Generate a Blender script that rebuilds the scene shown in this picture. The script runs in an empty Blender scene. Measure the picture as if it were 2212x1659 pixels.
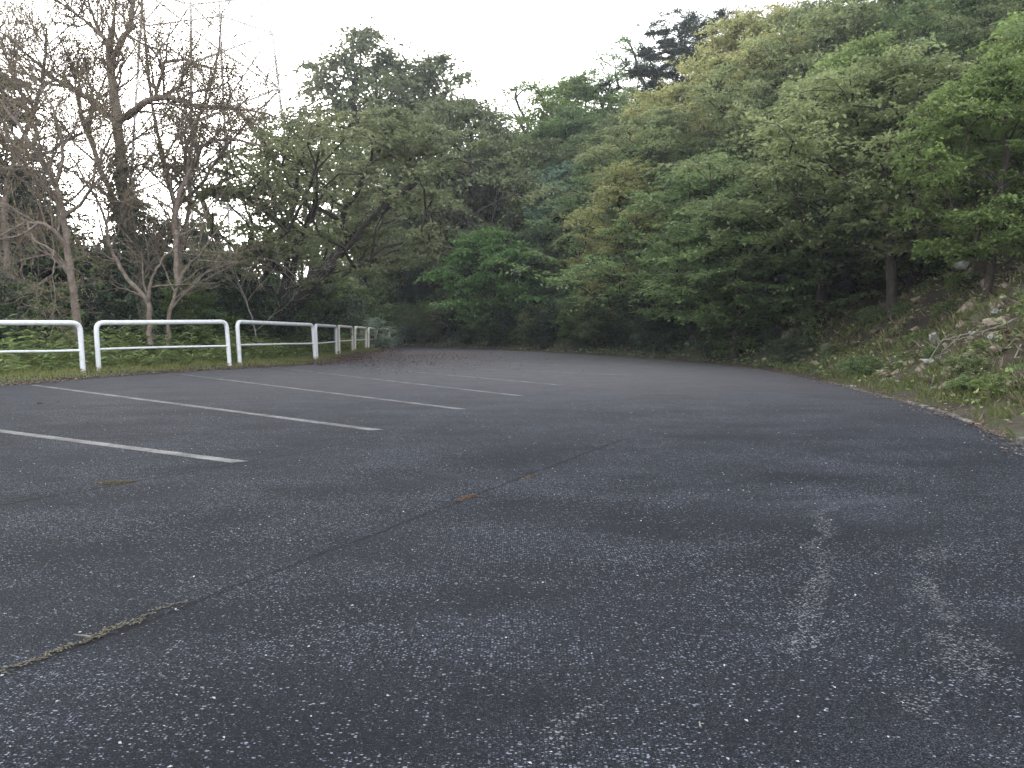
import bpy, math, random
import numpy as np
from mathutils import Vector, geometry

# ------------------------------------------------------------------ camera, sky, sun, exposure
S = bpy.context.scene
COL = S.collection
CAM_H = 1.15
FOC = 1720.0                      # focal length in pixels of a 2212 px wide picture
PITCH = math.atan((829.5 - 711.0) / FOC)
cam_data = bpy.data.cameras.new('camera')
cam = bpy.data.objects.new('camera', cam_data)
COL.objects.link(cam)
cam.location = (0, 0, CAM_H)
cam.rotation_euler = (math.pi / 2 - PITCH, 0, 0)
cam_data.sensor_width = 36.0
cam_data.lens = 36.0 * FOC / 2212.0
cam_data.clip_end = 4000.0
S.camera = cam

SUN_EL, SUN_AZ = math.radians(16), math.radians(-24)      # azimuth measured from +Y towards +X
world = bpy.data.worlds.new('World'); S.world = world
world.use_nodes = True
wn = world.node_tree.nodes; wl = world.node_tree.links
wn.clear()
sky = wn.new('ShaderNodeTexSky'); sky.sky_type = 'NISHITA'; sky.sun_disc = False
sky.sun_elevation = SUN_EL; sky.sun_rotation = SUN_AZ
sky.air_density = 1.0; sky.dust_density = 2.0; sky.ozone_density = 1.0
hs = wn.new('ShaderNodeHueSaturation'); hs.inputs['Saturation'].default_value = 0.32   # thin overcast: a paler sky
bg = wn.new('ShaderNodeBackground'); bg.inputs['Strength'].default_value = 0.15
wo = wn.new('ShaderNodeOutputWorld')
gm = wn.new('ShaderNodeGamma'); gm.inputs['Gamma'].default_value = 0.55     # cloud veil: evens the dome out
wl.new(sky.outputs[0], gm.inputs[0]); wl.new(gm.outputs[0], hs.inputs['Color']); wl.new(hs.outputs[0], bg.inputs[0]); wl.new(bg.outputs[0], wo.inputs[0])

sd = bpy.data.lights.new('sun', 'SUN'); sd.energy = 0.5; sd.angle = math.radians(14); sd.color = (1.0, 0.9, 0.78)
sun = bpy.data.objects.new('sun', sd); COL.objects.link(sun)
sun.rotation_euler = Vector((-math.sin(SUN_AZ) * math.cos(SUN_EL), -math.cos(SUN_AZ) * math.cos(SUN_EL), -math.sin(SUN_EL))).to_track_quat('-Z', 'Y').to_euler()
S.view_settings.view_transform = 'Standard'; S.view_settings.look = 'None'
S.view_settings.gamma = 1.0; S.view_settings.exposure = 3.55
S.render.engine = 'CYCLES'
S.cycles.max_bounces = 6; S.cycles.diffuse_bounces = 3; S.cycles.transmission_bounces = 3
S.cycles.use_denoising = True

# ------------------------------------------------------------------ helpers
rng = np.random.default_rng(7)
random.seed(7)
_cp, _sp = math.cos(PITCH), math.sin(PITCH)
def ray(px, py):
    u = (px - 1106.0) / FOC; v = -(py - 829.5) / FOC
    return np.array([u, _cp + v * _sp, -_sp + v * _cp])
def at(px, py, Y):
    d = ray(px, py); return np.array([0, 0, CAM_H]) + d * (Y / d[1])
def gnd(px, py, z=0.0):
    d = ray(px, py); return np.array([0, 0, CAM_H]) + d * ((z - CAM_H) / d[2])

def tag(o, label=None, cat=None, group=None, kind=None):
    if label: o['label'] = label
    if cat: o['category'] = cat
    if group: o['group'] = group
    if kind: o['kind'] = kind
    return o
def empty(name, loc, rz=0.0, sc=1.0):
    o = bpy.data.objects.new(name, None); COL.objects.link(o)
    o.location = loc; o.rotation_euler = (0, 0, rz); o.scale = (sc, sc, sc)
    o.empty_display_size = 0.2
    return o
def mesh(name, verts, polys, mat, smooth=False, tint=None):
    """polys: list of int arrays (each M x k)."""
    me = bpy.data.meshes.new(name)
    verts = np.asarray(verts, dtype=np.float32).reshape(-1, 3)
    polys = [np.asarray(p, dtype=np.int32) for p in polys if len(p)]
    nf = sum(len(p) for p in polys); nl = sum(p.size for p in polys)
    me.vertices.add(len(verts)); me.vertices.foreach_set('co', verts.ravel())
    me.loops.add(nl); me.polygons.add(nf)
    me.loops.foreach_set('vertex_index', np.concatenate([p.ravel() for p in polys]))
    tot = np.concatenate([np.full(len(p), p.shape[1], dtype=np.int32) for p in polys])
    start = np.concatenate([[0], np.cumsum(tot)[:-1]]).astype(np.int32)
    me.polygons.foreach_set('loop_start', start)
    if smooth: me.polygons.foreach_set('use_smooth', np.ones(nf, dtype=bool))
    if tint is not None:
        a = me.attributes.new('tint', 'FLOAT', 'FACE'); a.data.foreach_set('value', np.asarray(tint, dtype=np.float32))
    me.update(calc_edges=True); me.validate()
    if mat: me.materials.append(mat)
    return me
def obj(name, me, parent=None, loc=None):
    o = bpy.data.objects.new(name, me); COL.objects.link(o)
    if parent is not None: o.parent = parent
    if loc is not None: o.location = loc
    return o

def norm(v): return v / (np.linalg.norm(v, axis=-1, keepdims=True) + 1e-9)
class Tubes:
    def __init__(s): s.v = []; s.q = []; s.n = 0
    def add(s, pts, rad, k=6, cap=False):
        pts = np.asarray(pts, float); n = len(pts)
        rad = np.broadcast_to(np.asarray(rad, float), (n,))
        t = norm(np.gradient(pts, axis=0))
        ref = np.array([0., 0., 1.]) if abs(t[0][2]) < 0.9 else np.array([1., 0., 0.])
        a = norm(np.cross(t, ref)); b = np.cross(t, a)
        for i in range(1, n):
            if a[i] @ a[i - 1] < 0: a[i] = -a[i]; b[i] = -b[i]
        an = np.arange(k) * 2 * math.pi / k
        ring = pts[:, None, :] + rad[:, None, None] * (np.cos(an)[None, :, None] * a[:, None, :] + np.sin(an)[None, :, None] * b[:, None, :])
        s.v.append(ring.reshape(-1, 3))
        i = np.arange(n - 1)[:, None]; j = np.arange(k)[None, :]; j2 = (j + 1) % k
        q = np.stack([i * k + j, i * k + j2, (i + 1) * k + j2, (i + 1) * k + j], -1).reshape(-1, 4) + s.n
        s.q.append(q); s.n += n * k
    def build(s, name, mat, smooth=True):
        return mesh(name, np.concatenate(s.v), [np.concatenate(s.q)], mat, smooth)

def leaf_mesh(name, pos, dirn, nrm, size, mat, aspect=0.55, fold=0.18, tint=None):
    n = len(pos); size = np.broadcast_to(np.asarray(size), (n,))[:, None]
    d = norm(dirn); nr = norm(nrm - d * np.sum(nrm * d, -1, keepdims=True)); s = np.cross(d, nr)
    b = pos; tip = pos + d * size
    mid = pos + d * size * 0.42
    l = mid + s * size * aspect * 0.5 + nr * size * fold
    r = mid - s * size * aspect * 0.5 + nr * size * fold
    v = np.stack([b, r, tip, l], 1).reshape(-1, 3)
    k = np.arange(n)[:, None] * 4
    tris = np.concatenate([k + np.array([[0, 1, 2]]), k + np.array([[0, 2, 3]])], 1).reshape(-1, 3)
    tint = np.repeat(rng.random(n) if tint is None else tint, 2)
    return mesh(name, v, [tris], mat, False, tint)

# ------------------------------------------------------------------ materials
def new_mat(name):
    m = bpy.data.materials.new(name); m.use_nodes = True
    nt = m.node_tree; nt.nodes.clear()
    out = nt.nodes.new('ShaderNodeOutputMaterial')
    return m, nt.nodes, nt.links, out
def ramp(N, stops):
    r = N.new('ShaderNodeValToRGB'); e = r.color_ramp.elements
    e[0].position, e[0].color = stops[0][0], (*stops[0][1], 1)
    e[1].position, e[1].color = stops[-1][0], (*stops[-1][1], 1)
    for p, c in stops[1:-1]:
        x = e.new(p); x.color = (*c, 1)
    return r
def leaf_mat(name, c1, c2, c3=None, transl=0.45, rough=0.5, spec=0.3):
    m, N, L, out = new_mat(name)
    at_ = N.new('ShaderNodeAttribute'); at_.attribute_name = 'tint'
    oi = N.new('ShaderNodeObjectInfo')
    ad = N.new('ShaderNodeMath'); ad.operation = 'MULTIPLY_ADD'; ad.inputs[1].default_value = 0.3; ad.inputs[2].default_value = 0.0
    L.new(oi.outputs['Random'], ad.inputs[0])
    a2 = N.new('ShaderNodeMath'); a2.operation = 'MULTIPLY_ADD'; a2.inputs[1].default_value = 0.7
    L.new(at_.outputs['Fac'], a2.inputs[0]); L.new(ad.outputs[0], a2.inputs[2])
    st = [(0.0, c1), (0.55, c2), (1.0, c3 or c2)]
    r = ramp(N, st); L.new(a2.outputs[0], r.inputs[0])
    p = N.new('ShaderNodeBsdfPrincipled'); p.inputs['Roughness'].default_value = rough
    p.inputs['Specular IOR Level'].default_value = spec
    t = N.new('ShaderNodeBsdfTranslucent'); mx = N.new('ShaderNodeMixShader'); mx.inputs[0].default_value = transl
    L.new(r.outputs[0], p.inputs['Base Color']); L.new(r.outputs[0], t.inputs['Color'])
    L.new(p.outputs[0], mx.inputs[1]); L.new(t.outputs[0], mx.inputs[2]); L.new(mx.outputs[0], out.inputs[0])
    return m
def noise_mat(name, stops, scale=4.0, detail=6.0, rough=0.85, bump=0.0, bscale=30.0, coord='Object'):
    m, N, L, out = new_mat(name)
    tc = N.new('ShaderNodeTexCoord'); no = N.new('ShaderNodeTexNoise'); no.inputs['Scale'].default_value = scale; no.inputs['Detail'].default_value = detail
    no.inputs['Roughness'].default_value = 0.65
    L.new(tc.outputs[coord], no.inputs['Vector'])
    r = ramp(N, stops); L.new(no.outputs['Fac'], r.inputs[0])
    p = N.new('ShaderNodeBsdfPrincipled'); p.inputs['Roughness'].default_value = rough; p.inputs['Specular IOR Level'].default_value = 0.25
    L.new(r.outputs[0], p.inputs['Base Color'])
    if bump:
        n2 = N.new('ShaderNodeTexNoise'); n2.inputs['Scale'].default_value = bscale; n2.inputs['Detail'].default_value = 5
        L.new(tc.outputs[coord], n2.inputs['Vector'])
        b = N.new('ShaderNodeBump'); b.inputs['Strength'].default_value = bump; b.inputs['Distance'].default_value = 0.05
        L.new(n2.outputs['Fac'], b.inputs['Height']); L.new(b.outputs[0], p.inputs['Normal'])
    L.new(p.outputs[0], out.inputs[0])
    return m

M = {}
M['bark'] = noise_mat('bark', [(0.3, (0.020, 0.016, 0.013)), (0.7, (0.065, 0.052, 0.042))], 9, bump=0.6, bscale=24)
M['bark_glare'] = noise_mat('glare_bark', [(0.3, (0.115, 0.088, 0.068)), (0.7, (0.29, 0.235, 0.190))], 7, bump=0.6, bscale=24)  # bark of the bare trees, lightened: glare of the sky is in the colour
M['bark_dead'] = noise_mat('dead_wood', [(0.3, (0.16, 0.14, 0.12)), (0.7, (0.34, 0.31, 0.27))], 9, bump=0.4)
M['olive'] = leaf_mat('olive_leaf', (0.108, 0.138, 0.060), (0.205, 0.248, 0.108), (0.34, 0.37, 0.175))
M['green'] = leaf_mat('green_leaf', (0.088, 0.135, 0.054), (0.165, 0.235, 0.090), (0.27, 0.34, 0.135))
M['bright'] = leaf_mat('bright_leaf', (0.078, 0.150, 0.045), (0.140, 0.245, 0.075), (0.24, 0.36, 0.12))
M['yellow'] = leaf_mat('yellow_leaf', (0.205, 0.220, 0.085), (0.345, 0.350, 0.140), (0.49, 0.475, 0.215))
M['lime'] = leaf_mat('lime_leaf', (0.105, 0.150, 0.048), (0.190, 0.260, 0.080), (0.30, 0.37, 0.135))
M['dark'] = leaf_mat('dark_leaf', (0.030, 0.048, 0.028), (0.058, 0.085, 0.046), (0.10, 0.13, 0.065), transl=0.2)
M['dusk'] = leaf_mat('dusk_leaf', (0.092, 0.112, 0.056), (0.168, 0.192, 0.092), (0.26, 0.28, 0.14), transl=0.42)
M['silver'] = leaf_mat('silver_leaf', (0.22, 0.28, 0.20), (0.34, 0.41, 0.31), (0.50, 0.55, 0.42))
M['shadegrass'] = leaf_mat('bank_grass', (0.085, 0.110, 0.034), (0.150, 0.185, 0.058), (0.25, 0.23, 0.11))  # darker than the verge grass: the bank's shade is put into the blade colour
M['bluegreen'] = leaf_mat('bluegreen_leaf', (0.130, 0.205, 0.135), (0.205, 0.300, 0.205), (0.32, 0.42, 0.31))
M['tan'] = leaf_mat('tan_leaf', (0.236, 0.201, 0.119), (0.425, 0.355, 0.213), (0.600, 0.520, 0.331))
M['brown'] = leaf_mat('brown_leaf', (0.19, 0.155, 0.105), (0.32, 0.265, 0.19), (0.44, 0.375, 0.28))
M['bud'] = leaf_mat('bud_leaf', (0.16, 0.12, 0.06), (0.26, 0.22, 0.10), (0.33, 0.30, 0.12))
M['grass'] = leaf_mat('grass_blade', (0.165, 0.200, 0.062), (0.290, 0.325, 0.108), (0.44, 0.39, 0.19))
M['weed'] = leaf_mat('weed_leaf', (0.150, 0.205, 0.070), (0.275, 0.345, 0.120), (0.47, 0.51, 0.26))
M['litter'] = leaf_mat('litter_leaf', (0.07, 0.045, 0.032), (0.17, 0.115, 0.085), (0.34, 0.27, 0.21), transl=0.1)
M['drystalk'] = leaf_mat('dry_stalk', (0.14, 0.11, 0.07), (0.26, 0.21, 0.14), (0.40, 0.35, 0.26), transl=0.15)
M['redlitter'] = leaf_mat('red_litter', (0.075, 0.042, 0.035), (0.135, 0.078, 0.066), (0.21, 0.14, 0.12), transl=0.1)
M['rock'] = noise_mat('rock', [(0.25, (0.06, 0.045, 0.032)), (0.45, (0.145, 0.115, 0.082)), (0.6, (0.25, 0.21, 0.155)), (0.8, (0.42, 0.39, 0.33))], 7, 9, bump=1.0, bscale=14)
M['rock_grey'] = noise_mat('grey_rock', [(0.25, (0.06, 0.06, 0.05)), (0.5, (0.24, 0.24, 0.21)), (0.8, (0.48, 0.47, 0.43))], 8, 9, bump=1.0, bscale=14)
M['concrete'] = noise_mat('concrete', [(0.42, (0.035, 0.033, 0.028)), (0.55, (0.12, 0.115, 0.10)), (0.7, (0.28, 0.27, 0.245))], 4, 8, bump=0.4)
M['steel'] = noise_mat('glare_paled_steel', [(0.3, (0.58, 0.53, 0.52)), (0.7, (0.72, 0.68, 0.67))], 0.6, 3)  # pylon steel painted paler to look washed out by the sky's glare
M['town'] = noise_mat('far_hills', [(0.3, (0.14, 0.16, 0.17)), (0.7, (0.26, 0.28, 0.29))], 0.03, 6, coord='Object')
M['soil'] = noise_mat('hill_soil', [(0.3, (0.018, 0.015, 0.010)), (0.5, (0.045, 0.036, 0.024)), (0.62, (0.045, 0.055, 0.022)), (0.8, (0.10, 0.085, 0.055))], 0.9, 9, rough=0.95, bump=0.9, bscale=4)

# ------------------------------------------------------------------ road outline and terrain
def smooth_line(p, it=3):
    p = np.array(p, float)
    for _ in range(it):
        q = 0.75 * p[:-1] + 0.25 * p[1:]; r = 0.25 * p[:-1] + 0.75 * p[1:]
        p = np.concatenate([p[:1], np.stack([q, r], 1).reshape(-1, 2), p[-1:]])
    return p
def gl(px, py): g = gnd(px, py); return (g[0], g[1])
LEFT = smooth_line([(-11.5, -14), (-11.2, 4), (-10.9, 12), gl(0, 835), gl(200, 817), gl(400, 803), gl(550, 795), gl(650, 789.5), gl(720, 783), gl(742, 774), gl(790, 764),
                    (-6.8, 42), (-7.0, 46), (-8.3, 50.5), (-12, 54.5), (-20, 58), (-34, 61)], 2)
RIGHT = smooth_line([(4.5, -14), (4.2, -3), (4.2, 3), (4.35, 5.4), gl(2212, 965), gl(2050, 895), gl(1900, 855), gl(1740, 815), gl(1640, 796), gl(1500, 783), gl(1300, 768), gl(1100, 757),
                     gl(980, 752), (-6.6, 53.5), (-11, 59), (-20, 63), (-34, 66)], 2)
def seg_dist(P, line):
    best = np.full(len(P), 1e9); side = np.zeros(len(P))
    for a, b in zip(line[:-1], line[1:]):
        ab = b - a; t = np.clip(((P - a) @ ab) / (ab @ ab + 1e-9), 0, 1)
        dv = P - (a + t[:, None] * ab); d = np.hypot(dv[:, 0], dv[:, 1])
        cr = ab[0] * (P[:, 1] - a[1]) - ab[1] * (P[:, 0] - a[0])
        m = d < best; best[m] = d[m]; side[m] = np.sign(cr[m])
    return best, side
def lumps(x, y, s=1.0):
    return (np.sin(x * 1.3 * s + 1.7 * np.sin(y * 0.9 * s)) + np.sin(y * 1.7 * s + 1.3 * np.sin(x * 1.1 * s + 2)) + 0.6 * np.sin((x + y) * 3.1 * s) + 0.5 * np.sin((x - 1.4 * y) * 4.3 * s)) / 3.0
def terrain_z(P):
    P = np.atleast_2d(np.asarray(P, float)); x, y = P[:, 0], P[:, 1]
    dl, sl = seg_dist(P, LEFT); dr, sr = seg_dist(P, RIGHT)
    out_l = sl > 0; out_r = sr < 0
    z = np.full(len(P), -0.12)
    zl = np.interp(dl, [0, 0.15, 1.0, 4.5, 9, 60, 400], [-0.05, 0.02, 0.07, 0.12, -0.8, -14, -14]) + 0.03 * lumps(x, y, 1.5) * np.clip(dl, 0, 1)
    ang = x / np.maximum(y, 5.0)
    fade = np.clip((ang + 0.34) / 0.30, 0, 1); fade = fade * fade * (3 - 2 * fade)
    fade = np.where(y < 25, 1.0, fade)
    zr = np.interp(dr, [0, 0.2, 0.7, 1.6, 4, 10, 25, 60, 140], [-0.05, 0.03, 0.10, 0.55, 2.3, 5.8, 13.2, 25, 27]) * (0.04 + 0.96 * fade)
    zr = zr + lumps(x + 1, y + 4, 2.7) * 0.20 * np.clip(dr - 0.9, 0, 1.2) + lumps(x, y, 0.8) * 0.22 * np.clip(dr - 0.6, 0, 2) + 0.1 * lumps(x + 5, y, 2.2) * np.clip(dr - 0.6, 0, 1)
    m = out_l & (~out_r | (dl < dr)); z[m] = zl[m]
    m = out_r & (~out_l | (dr <= dl)); z[m] = zr[m]
    return z
def tz(x, y): return float(terrain_z([(x, y)])[0])

def grid(name, x0, x1, y0, y1, step, mat):
    xs = np.arange(x0, x1 + 1e-6, step); ys = np.arange(y0, y1 + 1e-6, step)
    X, Y = np.meshgrid(xs, ys); P = np.stack([X.ravel(), Y.ravel()], 1)
    V = np.column_stack([P, terrain_z(P)])
    nx, ny = len(xs), len(ys)
    i = np.arange(ny - 1)[:, None] * nx + np.arange(nx - 1)[None, :]
    q = np.stack([i, i + 1, i + nx + 1, i + nx], -1).reshape(-1, 4)
    return mesh(name, V, [q], mat, True)
tag(obj('hillside', grid('hillside', -80, 80, -14, 150, 0.5, M['soil'])), kind='structure')

M['farland'] = noise_mat('far_land', [(0.3, (0.07, 0.08, 0.05)), (0.7, (0.17, 0.17, 0.14))], 0.05, 6)
me = mesh('valley', [(-3000, -1500, -14.6), (3000, -1500, -14.6), (3000, 3500, -14.6), (-3000, 3500, -14.6)], [[(0, 1, 2, 3)]], M['farland'])
tag(obj('ground', me), kind='structure')
# low far hills across the valley
xs = np.linspace(-1400, 200, 160); top = -14 + 40 + 22 * np.sin(xs * 0.006 + 1) + 9 * np.sin(xs * 0.021) + 3 * np.sin(xs * 0.07)
V = []
for k, (dy, f) in enumerate([(-120, 0), (-60, 0.55), (0, 1.0), (140, 0.4), (260, 0)]):
    V.append(np.column_stack([xs, np.full_like(xs, 900) + dy + 0.15 * np.abs(xs), -14.8 + f * (top + 14.8)]))
V = np.concatenate(V); n = len(xs)
q = [[r * n + i, r * n + i + 1, (r + 1) * n + i + 1, (r + 1) * n + i] for r in range(4) for i in range(n - 1)]
tag(obj('hills', mesh('hills', V, [q], M['town'], True)), kind='structure')

# ------------------------------------------------------------------ asphalt
def asphalt_material():
    m, N, L, out = new_mat('asphalt')
    geo = N.new('ShaderNodeNewGeometry')
    def math_(op, a, b=None, c=None):
        n = N.new('ShaderNodeMath'); n.operation = op
        for i, v in enumerate((a, b, c)):
            if v is None: continue
            if isinstance(v, (int, float)): n.inputs[i].default_value = v
            else: L.new(v, n.inputs[i])
        return n.outputs[0]
    def noise(scale, detail=4, rough=0.6, vec=None):
        n = N.new('ShaderNodeTexNoise'); n.inputs['Scale'].default_value = scale; n.inputs['Detail'].default_value = detail; n.inputs['Roughness'].default_value = rough
        L.new(vec or geo.outputs['Position'], n.inputs['Vector']); return n.outputs['Fac']
    def smooth(v, a, b):
        n = N.new('ShaderNodeMapRange'); n.interpolation_type = 'SMOOTHSTEP'
        n.inputs['From Min'].default_value = a; n.inputs['From Max'].default_value = b
        L.new(v, n.inputs['Value']); return n.outputs[0]
    def mix(fac, a, b):
        n = N.new('ShaderNodeMix'); n.data_type = 'RGBA'
        if isinstance(fac, (int, float)): n.inputs['Factor'].default_value = fac
        else: L.new(fac, n.inputs['Factor'])
        for key, v in (('A', a), ('B', b)):
            s = [i for i in n.inputs if i.name == key and i.type == 'RGBA'][0]
            if isinstance(v, tuple): s.default_value = (*v, 1)
            else: L.new(v, s)
        return [o for o in n.outputs if o.type == 'RGBA'][0]
    big = noise(0.35, 5); mid = noise(2.2, 5); fine = noise(120, 3, 0.7); grit = noise(45, 4, 0.75)
    col = mix(big, (0.0108, 0.0118, 0.0144), (0.0126, 0.0139, 0.0168))
    col = mix(smooth(mid, 0.35, 0.7), col, (0.0132, 0.0145, 0.0172))
    col = mix(math_('MULTIPLY', smooth(grit, 0.42, 0.62), 0.62), col, (0.0049, 0.0053, 0.0067))
    col = mix(math_('MULTIPLY', smooth(fine, 0.52, 0.68), 0.85), col, (0.0283, 0.0311, 0.0368))
    fine2 = noise(210, 2, 0.6)
    col = mix(math_('MULTIPLY', smooth(fine2, 0.55, 0.66), 0.7), col, (0.0386, 0.0422, 0.0493))
    # pale flecks ground into the surface, in drifts
    def flecks(scale, r, dens_scale, lo, hi, vec_scale=(1, 1, 1), seed=0.0, boost=None):
        mp = N.new('ShaderNodeMapping'); mp.inputs['Location'].default_value = (seed, seed * 1.7, 0); mp.inputs['Scale'].default_value = vec_scale
        L.new(geo.outputs['Position'], mp.inputs['Vector'])
        w = N.new('ShaderNodeTexNoise'); w.inputs['Scale'].default_value = scale * 1.3; w.inputs['Detail'].default_value = 2
        L.new(mp.outputs[0], w.inputs['Vector'])
        sc_ = N.new('ShaderNodeVectorMath'); sc_.operation = 'SCALE'; sc_.inputs['Scale'].default_value = 0.55 / scale
        L.new(w.outputs['Color'], sc_.inputs[0])
        ad = N.new('ShaderNodeVectorMath'); ad.operation = 'ADD'; L.new(mp.outputs[0], ad.inputs[0]); L.new(sc_.outputs[0], ad.inputs[1])
        v = N.new('ShaderNodeTexVoronoi'); v.inputs['Scale'].default_value = scale; v.voronoi_dimensions = '2D'
        L.new(ad.outputs[0], v.inputs['Vector'])
        sep = N.new('ShaderNodeSeparateColor'); L.new(v.outputs['Color'], sep.inputs[0])
        dens = noise(dens_scale, 4, 0.6, mp.outputs[0]) if boost is None else boost
        thr = N.new('ShaderNodeMapRange'); thr.inputs['From Min'].default_value = 0.38; thr.inputs['From Max'].default_value = 0.68
        thr.inputs['To Min'].default_value = lo; thr.inputs['To Max'].default_value = hi; L.new(dens, thr.inputs['Value'])
        on = math_('LESS_THAN', sep.outputs[0], thr.outputs[0])
        rad = math_('MULTIPLY_ADD', sep.outputs[1], r * 0.8, r * 0.35)
        inside = math_('LESS_THAN', v.outputs['Distance'], rad)
        return math_('MULTIPLY', on, inside), sep.outputs[2]
    f1, b1 = flecks(112, 0.38, 1.1, 0.02, 0.46, (0.75, 1.15, 1), 3.0)
    f2, b2 = flecks(215, 0.44, 0.8, 0.14, 0.70, (0.8, 1.1, 1), 11.0)
    f3, b3 = flecks(52, 0.24, 1.6, 0.0, 0.07, (0.7, 1.2, 1), 23.0)
    col = mix(math_('MULTIPLY', f2, 0.75), col, mix(b2, (0.0327, 0.0366, 0.0446), (0.0981, 0.1074, 0.1302)))
    col = mix(math_('MULTIPLY', f1, 0.9), col, mix(b1, (0.0588, 0.0651, 0.0781), (0.2352, 0.2563, 0.3050)))
    col = mix(math_('MULTIPLY', f3, 0.85), col, (0.1959, 0.2078, 0.2456))
    # wheel tracks where the pale stone has been laid bare
    sp_ = N.new('ShaderNodeSeparateXYZ'); L.new(geo.outputs['Position'], sp_.inputs[0]); wv = noise(1.3, 4)
    tracks = None
    for (p0, p1, w_) in ((gl(1800, 1075), gl(1745, 1440), 0.17), (gl(1990, 1160), gl(2085, 1590), 0.15), (gl(1330, 1480), gl(1180, 1659), 0.2)):
        dx, dy = p1[0] - p0[0], p1[1] - p0[1]; l = math.hypot(dx, dy); nx, ny = -dy / l, dx / l
        dd_ = math_('ABSOLUTE', math_('ADD', math_('SUBTRACT', math_('MULTIPLY_ADD', sp_.outputs[1], ny, math_('MULTIPLY', sp_.outputs[0], nx)), nx * p0[0] + ny * p0[1]), math_('MULTIPLY_ADD', wv, 0.75, -0.375)))
        t_ = math_('MULTIPLY_ADD', sp_.outputs[1], dy / l, math_('MULTIPLY_ADD', sp_.outputs[0], dx / l, -(p0[0] * dx + p0[1] * dy) / l))
        band = math_('MULTIPLY', math_('SUBTRACT', 1.0, smooth(dd_, 0.0, w_)), math_('MULTIPLY', smooth(t_, -0.4, 0.4), math_('SUBTRACT', 1.0, smooth(t_, l - 0.3, l + 0.5))))
        tracks = band if tracks is None else math_('MAXIMUM', tracks, band)
    f4, b4 = flecks(95, 0.42, 1.0, -0.5, 0.5, (0.75, 1.2, 1), 41.0, math_('MULTIPLY_ADD', tracks, math_('MULTIPLY_ADD', mid, 1.1, -0.07), 0.22))
    col = mix(math_('MULTIPLY', f4, 0.9), col, mix(b4, (0.0612, 0.0623, 0.0658), (0.2100, 0.2123, 0.2182)))
    # construction seams: dark hair cracks along straight lines, with wander
    sepp = N.new('ShaderNodeSeparateXYZ'); L.new(geo.outputs['Position'], sepp.inputs[0])
    wob = noise(0.9, 5, 0.7)
    def seam(p0, p1, width, dark, x_lo=None, x_hi=None):
        nonlocal col
        dx, dy = p1[0] - p0[0], p1[1] - p0[1]; l = math.hypot(dx, dy); nx, ny = -dy / l, dx / l
        a = math_('MULTIPLY', sepp.outputs[0], nx); b = math_('MULTIPLY_ADD', sepp.outputs[1], ny, a)
        c = math_('SUBTRACT', b, nx * p0[0] + ny * p0[1])
        d = math_('ABSOLUTE', math_('ADD', c, math_('ADD', math_('MULTIPLY_ADD', wob, 0.16, -0.08), math_('MULTIPLY_ADD', noise(9, 4), 0.03, -0.015))))
        n = N.new('ShaderNodeMapRange'); n.inputs['From Min'].default_value = width; n.inputs['From Max'].default_value = 0.0
        L.new(d, n.inputs['Value'])
        t = math_('MULTIPLY_ADD', sepp.outputs[1], dy / l, math_('MULTIPLY_ADD', sepp.outputs[0], dx / l, -(p0[0] * dx + p0[1] * dy) / l))
        gate = math_('MULTIPLY', math_('GREATER_THAN', t, -3.0), math_('LESS_THAN', t, l + 0.3))
        col = mix(math_('MULTIPLY', math_('MULTIPLY', n.outputs[0], dark), gate), col, (0.0035, 0.0036, 0.0039))
    seam(gl(0, 1460), gl(1330, 955), 0.03, 0.62)
    seam(gl(0, 1092), gl(940, 925), 0.02, 0.8)
    seam(gl(150, 1062), gl(760, 940), 0.014, 0.6)
    # faint pale tyre arcs
    arcs = noise(0.6, 3)
    for (px, py, R, wd, am) in ((1600, 1010, 1.75, 0.10, 0.13), (1500, 960, 3.1, 0.16, 0.15), (1750, 900, 2.3, 0.14, 0.13), (1400, 860, 4.6, 0.25, 0.14)):
        g = gnd(px, py)
        dd = N.new('ShaderNodeVectorMath'); dd.operation = 'DISTANCE'; L.new(geo.outputs['Position'], dd.inputs[0]); dd.inputs[1].default_value = (g[0], g[1] + 0.4, 0)
        e = math_('ABSOLUTE', math_('SUBTRACT', dd.outputs['Value'], R))
        n = N.new('ShaderNodeMapRange'); n.interpolation_type = 'SMOOTHSTEP'; n.inputs['From Min'].default_value = wd; n.inputs['From Max'].default_value = 0.0
        L.new(e, n.inputs['Value'])
        col = mix(math_('MULTIPLY', math_('MULTIPLY', n.outputs[0], am), smooth(arcs, 0.42, 0.6)), col, (0.0560, 0.0611, 0.0737))
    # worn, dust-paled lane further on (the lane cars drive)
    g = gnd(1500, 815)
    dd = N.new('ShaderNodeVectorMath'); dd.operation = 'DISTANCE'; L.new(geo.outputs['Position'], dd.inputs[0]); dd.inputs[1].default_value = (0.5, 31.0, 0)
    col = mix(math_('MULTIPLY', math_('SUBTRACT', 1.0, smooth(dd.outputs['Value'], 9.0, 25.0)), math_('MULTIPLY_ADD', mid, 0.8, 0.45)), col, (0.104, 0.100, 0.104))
    p = N.new('ShaderNodeBsdfPrincipled'); L.new(col, p.inputs['Base Color'])
    p.inputs['Roughness'].default_value = 0.85; p.inputs['Specular IOR Level'].default_value = 0.04
    b = N.new('ShaderNodeBump'); b.inputs['Strength'].default_value = 0.55; b.inputs['Distance'].default_value = 0.006
    L.new(math_('ADD', grit, math_('MULTIPLY', fine, 0.5)), b.inputs['Height']); L.new(b.outputs[0], p.inputs['Normal'])
    L.new(p.outputs[0], out.inputs[0])
    return m
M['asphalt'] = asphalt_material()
outline = [Vector((x, y, 0)) for x, y in LEFT] + [Vector((x, y, 0)) for x, y in RIGHT[::-1]]
tri = geometry.tessellate_polygon([outline])
tri = np.array(tri)
V = np.array([v[:] for v in outline])
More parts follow.
